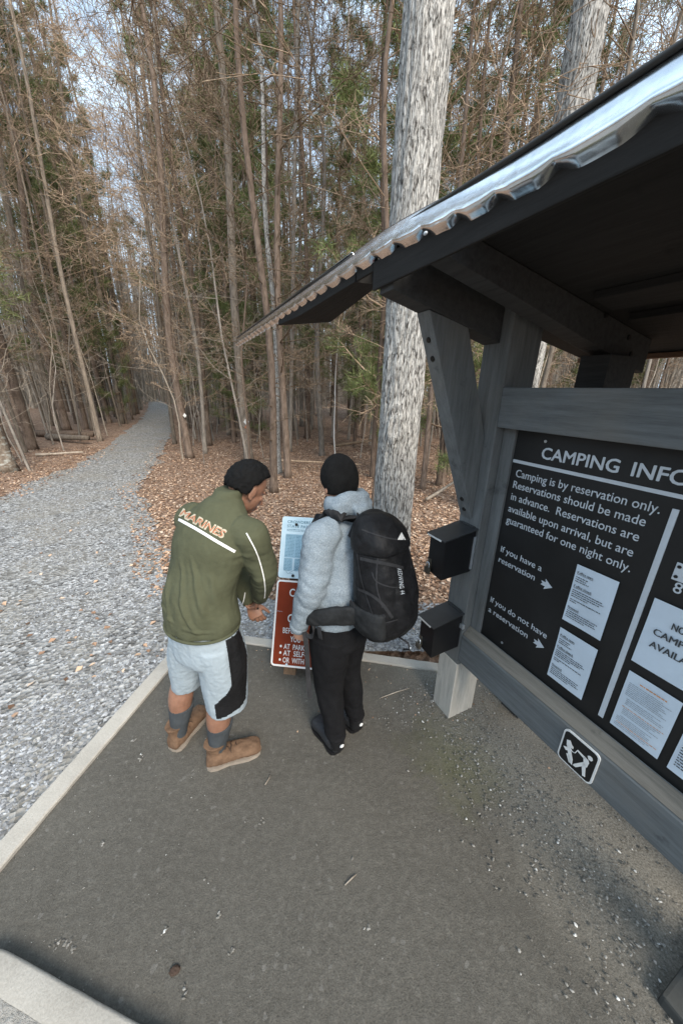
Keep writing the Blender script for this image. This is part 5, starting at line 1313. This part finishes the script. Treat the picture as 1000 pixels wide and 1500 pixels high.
# fallen logs and branches
def log(name, a, b, r_, mat, label, group=None):
    a, b = V(a), V(b); P_ = [a.lerp(b, i/7)+V((0, 0, .02*noise.noise(V((i*.8, r_*50, 0))))) for i in range(8)]
    o_ = MB().tube(P_, [r_*(1-.05*i+.05*noise.noise(V((i, 3, r_*9)))) for i in range(8)], 12).build(name, mat, None, True); tag(o_, label, 'log' if r_ > .05 else 'branch'); return o_
log('fallen_log', (-12.9, 14.1, .12), (-10.0, 13.9, .14), .14, M_bark[1], 'upper of two fallen reddish logs on the leaves left of the trail')
log('fallen_log', (-11.4, 13.4, .10), (-9.55, 13.0, .12), .13, M_bark[0], 'lower shorter of two fallen logs, its cut end towards the trail')
log('fallen_branch', (-9.1, 10.1, .02), (-7.9, 10.4, .08), .035, M_twigp, 'short fallen branch on the leaves by the left edge of the trail')
log('fallen_branch', (-2.2, 9.6, .10), (.5, 8.9, .16), .03, M_twig, 'long thin fallen branch on the slope behind the black knitted cap')
log('fallen_branch', (-.3, 11.6, .2), (2.4, 12.6, .5), .05, M_twig, 'thick fallen limb on the leaves left of the big pale trunk, farther back')
log('fallen_branch', (1.6, 6.2, .05), (3.2, 7.5, .6), .03, M_twigp, 'fallen branch among leaves seen between brace and post')
# deadfall twigs
def free(x, y, dm):
    if y < 44 and in_path(x, y, .45): return False
    if y < 6.0 and abs(x) < 7 and x > -7: return False
    if -1.5 < x < 3 and y < 4.5: return False
    return all((x-a)**2+(y-b)**2 > dm*dm for a, b in placed)
def scatter(n, dmin, dmax, amin, amax, dm, rr, pw=.62):
    out = []; tries = 0
    while len(out) < n and tries < n*60:
        tries += 1; d = dmin+(dmax-dmin)*rr.random()**pw; a = R(rr.uniform(amin, amax)); x, y = d*math.sin(a), d*math.cos(a)
        if free(x, y, dm if d < 22 else dm*.7): placed.append((x, y)); out.append((x, y))
    return out
rr = random.Random(31)
def side(x, y):
    c = ((interp(EDGE_L, y) or -14)+(interp(EDGE_R2, y) or -3))/2 if y < 57 else -30
    return 'left' if x < c else 'right'
for k in range(16):
    yy = 13.5+k*1.5; xx = (interp(EDGE_L, yy)-rr.uniform(.5, 1.6)) if k % 2 == 0 else (interp(EDGE_R2, yy)+rr.uniform(.5, 1.5))
    if all((xx-a)**2+(yy-b)**2 > .3 for a, b in placed):
        placed.append((xx, yy)); s_ = side(xx, yy); mt = rr.choice(M_bark)
        put_tree('bare_tree', BARE[rr.randrange(6)], xx, yy, 'tall leafless brown tree in the woods %s of the trail' % s_, 'bare tree', 'leafless trees %s of the trail' % s_, rr.uniform(0, 6.28), rr.uniform(.9, 1.15), None, (rr.gauss(0, .03), rr.gauss(0, .03)), mt, rr.uniform(.8, 1.2))
for x, y in scatter(34, 12.5, 32, -56, 44, 1.25, rr):
    s_ = side(x, y); i = rr.randrange(3); sc = rr.uniform(.8, 1.15)
    put_tree('pine_tree', PINE[i], x, y, 'tall green crowned pine with bare lower trunk, %s of the trail' % s_, 'pine tree', 'pines %s of the trail' % s_, rr.uniform(0, 6.28), sc, sc*rr.uniform(.9, 1.1), (rr.gauss(0, .02), rr.gauss(0, .02)))
for x, y in scatter(112, 8.6, 33, -56, 46, .8, rr):
    s_ = side(x, y); i = rr.randrange(6); sc = rr.uniform(.65, 1.25); mt = rr.choice(M_bark)
    put_tree('bare_tree', BARE[i], x, y, 'tall leafless brown tree in the woods %s of the trail' % s_, 'bare tree', 'leafless trees %s of the trail' % s_, rr.uniform(0, 6.28), min(1.1, max(.9, sc)), rr.uniform(.9, 1.15), (rr.gauss(0, .03), rr.gauss(0, .03)), mt, rr.uniform(.45, 1.0))
for x, y in scatter(22, 18, 40, -40, -17, .6, rr):
    s_ = side(x, y); i = rr.randrange(6); mt = rr.choice(M_bark)
    put_tree('bare_tree', BARE[i], x, y, 'tall leafless brown tree in the woods %s of the trail' % s_, 'bare tree', 'leafless trees %s of the trail' % s_, rr.uniform(0, 6.28), 1.0, rr.uniform(.9, 1.15), (rr.gauss(0, .03), rr.gauss(0, .03)), mt)
for x, y in scatter(8, 22, 40, -40, -20, .8, rr):
    s_ = side(x, y); i = rr.randrange(3)
    put_tree('pine_tree', PINE[i], x, y, 'tall green crowned pine with bare lower trunk, %s of the trail' % s_, 'pine tree', 'pines %s of the trail' % s_, rr.uniform(0, 6.28), 1.0, 1.0)
for x, y in scatter(30, 9.5, 27, -50, 42, .9, rr):
    s_ = side(x, y); i = rr.randrange(2)
    put_tree('pine_tree', MIDP[i], x, y, 'middling green pine with feathery boughs, %s of the trail' % s_, 'pine tree', 'middling pines %s of the trail' % s_, rr.uniform(0, 6.28), rr.uniform(.9, 1.5), None, (rr.gauss(0, .03), rr.gauss(0, .03)))
for x, y in scatter(150, 8.8, 22, -54, 46, .4, rr):
    s_ = side(x, y); i = rr.randrange(4); sc = rr.uniform(.7, 1.25)
    put_tree('sapling', SAP[i], x, y, 'thin bare sapling with fine pale twigs in the woods %s of the trail' % s_, 'sapling', 'bare saplings %s of the trail' % s_, rr.uniform(0, 6.28), sc, None, (rr.gauss(0, .08), rr.gauss(0, .08)))
for k, (x, y, i, lb) in enumerate([(.75, 8.3, 0, 'middling pine with soft green boughs just left of the biggest pale trunk'), (-.3, 13.5, 1, 'middling pine rising above the far end of the kiosk roof'), (2.0, 10.5, 1, 'middling pine between the two big pale trunks'), (-12.6, 17.2, 1, 'middling pine left of the trail whose boughs fill the upper left'), (-15.0, 20.5, 0, 'middling pine behind the lichen spotted tree, upper left of the photo'), (-4.2, 13.4, 0, 'middling pine just right of the trail above the single blaze tree')]):
    put_tree('pine_tree', MIDP[i], x, y, lb, 'pine tree', None, k*1.7, [1.0, 1, 1, 1.25, 1.35, 1][k], None)
for k, (x, y, i, lb) in enumerate([(1.0, 8.8, 1, 'young green pine with drooping boughs just left of the big pale trunk'), (1.7, 11.8, 1, 'green pine behind the big pale trunk and the brace'), (2.3, 7.6, 0, 'young pine between the brace and the kiosk post'), (-5.6, 17.5, 0, 'small green pine beside the far trail, right side'), (-3.7, 12.6, 0, 'small thin pine between the two blazed trees'), (.45, 13.0, 1, 'young pine in the distance above the black knitted cap'), (-12.0, 19.5, 0, 'small green pine at the far left verge of the trail')]):
    put_tree('young_pine', LOWP[i], x, y, lb, 'young pine', None, k*1.3, rr.uniform(.8, 1.05), None)
M_farlit = bark('bark_far_sunlit', (.17, .15, .125), (.40, .36, .31), (3, 3, .8), 0, .1)  # bark lightened in colour for the sun and haze on far trees
# distant woods as one mass, with unseen trees added behind the camera for shade
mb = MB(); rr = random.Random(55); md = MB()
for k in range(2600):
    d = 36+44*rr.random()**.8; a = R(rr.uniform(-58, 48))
    if k > 2050: d = rr.uniform(13, 32); a = R(rr.choice([rr.uniform(62, 118), rr.uniform(178, 290)]))  # unseen ring added to shade the kiosk, left open towards the sun
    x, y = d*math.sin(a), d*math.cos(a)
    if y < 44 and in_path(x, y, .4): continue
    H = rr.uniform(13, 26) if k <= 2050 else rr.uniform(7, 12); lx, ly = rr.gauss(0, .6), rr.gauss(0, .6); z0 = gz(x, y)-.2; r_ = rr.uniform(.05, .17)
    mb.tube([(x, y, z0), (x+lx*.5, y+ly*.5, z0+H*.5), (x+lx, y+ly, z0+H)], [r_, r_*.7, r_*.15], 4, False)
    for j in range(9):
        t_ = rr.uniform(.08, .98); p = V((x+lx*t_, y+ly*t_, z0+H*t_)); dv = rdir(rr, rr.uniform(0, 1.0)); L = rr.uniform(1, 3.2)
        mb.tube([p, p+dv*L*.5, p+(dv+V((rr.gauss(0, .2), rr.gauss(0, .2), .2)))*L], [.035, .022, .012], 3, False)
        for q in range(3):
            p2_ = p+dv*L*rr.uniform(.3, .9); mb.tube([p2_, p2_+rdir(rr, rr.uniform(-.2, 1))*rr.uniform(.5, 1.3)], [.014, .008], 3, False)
o = mb.build('far_woods_shade_ring', M_farlit); tag(o, 'far bare trunks and branches at the back of the woods, plus unseen added shade trees', 'woods', kind='stuff')
EXPOSURE = 0.46

# ------------------------------------------------------------------ light
SUN_EL, SUN_AZ = R(40), R(152)     # azimuth measured clockwise from +Y
sd = V((math.sin(SUN_AZ)*math.cos(SUN_EL), math.cos(SUN_AZ)*math.cos(SUN_EL), math.sin(SUN_EL)))
sl = bpy.data.lights.new('sun', 'SUN'); sl.energy = 3.2; sl.angle = R(26); sl.color = (1, .90, .77)
so = bpy.data.objects.new('sun', sl); COL.objects.link(so); so.rotation_euler = sd.to_track_quat('Z', 'Y').to_euler(); so.location = (0, -5, 30)
w = bpy.data.worlds.new('World'); scn.world = w; w.use_nodes = True; nt = w.node_tree; bg = nt.nodes['Background']
sky = nt.nodes.new('ShaderNodeTexSky'); sky.sky_type = 'NISHITA'; sky.sun_disc = False; sky.sun_elevation = SUN_EL; sky.sun_rotation = SUN_AZ
sky.air_density = 1.2; sky.dust_density = 3.0; sky.ozone_density = 1.0
tc = nt.nodes.new('ShaderNodeTexCoord'); mp_ = nt.nodes.new('ShaderNodeMapping'); mp_.inputs['Scale'].default_value = (1, 1, 2.5); nt.links.new(tc.outputs['Generated'], mp_.inputs[0])
nz = nt.nodes.new('ShaderNodeTexNoise'); nz.inputs['Scale'].default_value = 3.2; nz.inputs['Detail'].default_value = 7; nz.inputs['Roughness'].default_value = .6; nt.links.new(mp_.outputs[0], nz.inputs['Vector'])
cr = nt.nodes.new('ShaderNodeValToRGB'); cr.color_ramp.elements[0].position = .36; cr.color_ramp.elements[1].position = .60; nt.links.new(nz.outputs['Fac'], cr.inputs[0])
mx = nt.nodes.new('ShaderNodeMix'); mx.data_type = 'RGBA'; cr.color_ramp.elements[0].color = (.30, .30, .30, 1); nt.links.new(cr.outputs[0], mx.inputs[0]); nt.links.new(sky.outputs[0], mx.inputs[6]); mx.inputs[7].default_value = (6.6, 8.5, 10.4, 1)
nt.links.new(mx.outputs[2], bg.inputs['Color']); bg.inputs['Strength'].default_value = .15
vs_ = scn.view_settings; vs_.view_transform = 'Standard'; vs_.look = 'None'; vs_.gamma = 1; vs_.exposure = EXPOSURE
try:
    scn.cycles.use_denoising = True; scn.cycles.max_bounces = 4; scn.cycles.diffuse_bounces = 2; scn.cycles.glossy_bounces = 3
    scn.cycles.transparent_max_bounces = 4; scn.cycles.caustics_reflective = False; scn.cycles.caustics_refractive = False; scn.cycles.sample_clamp_indirect = 6
except Exception: pass
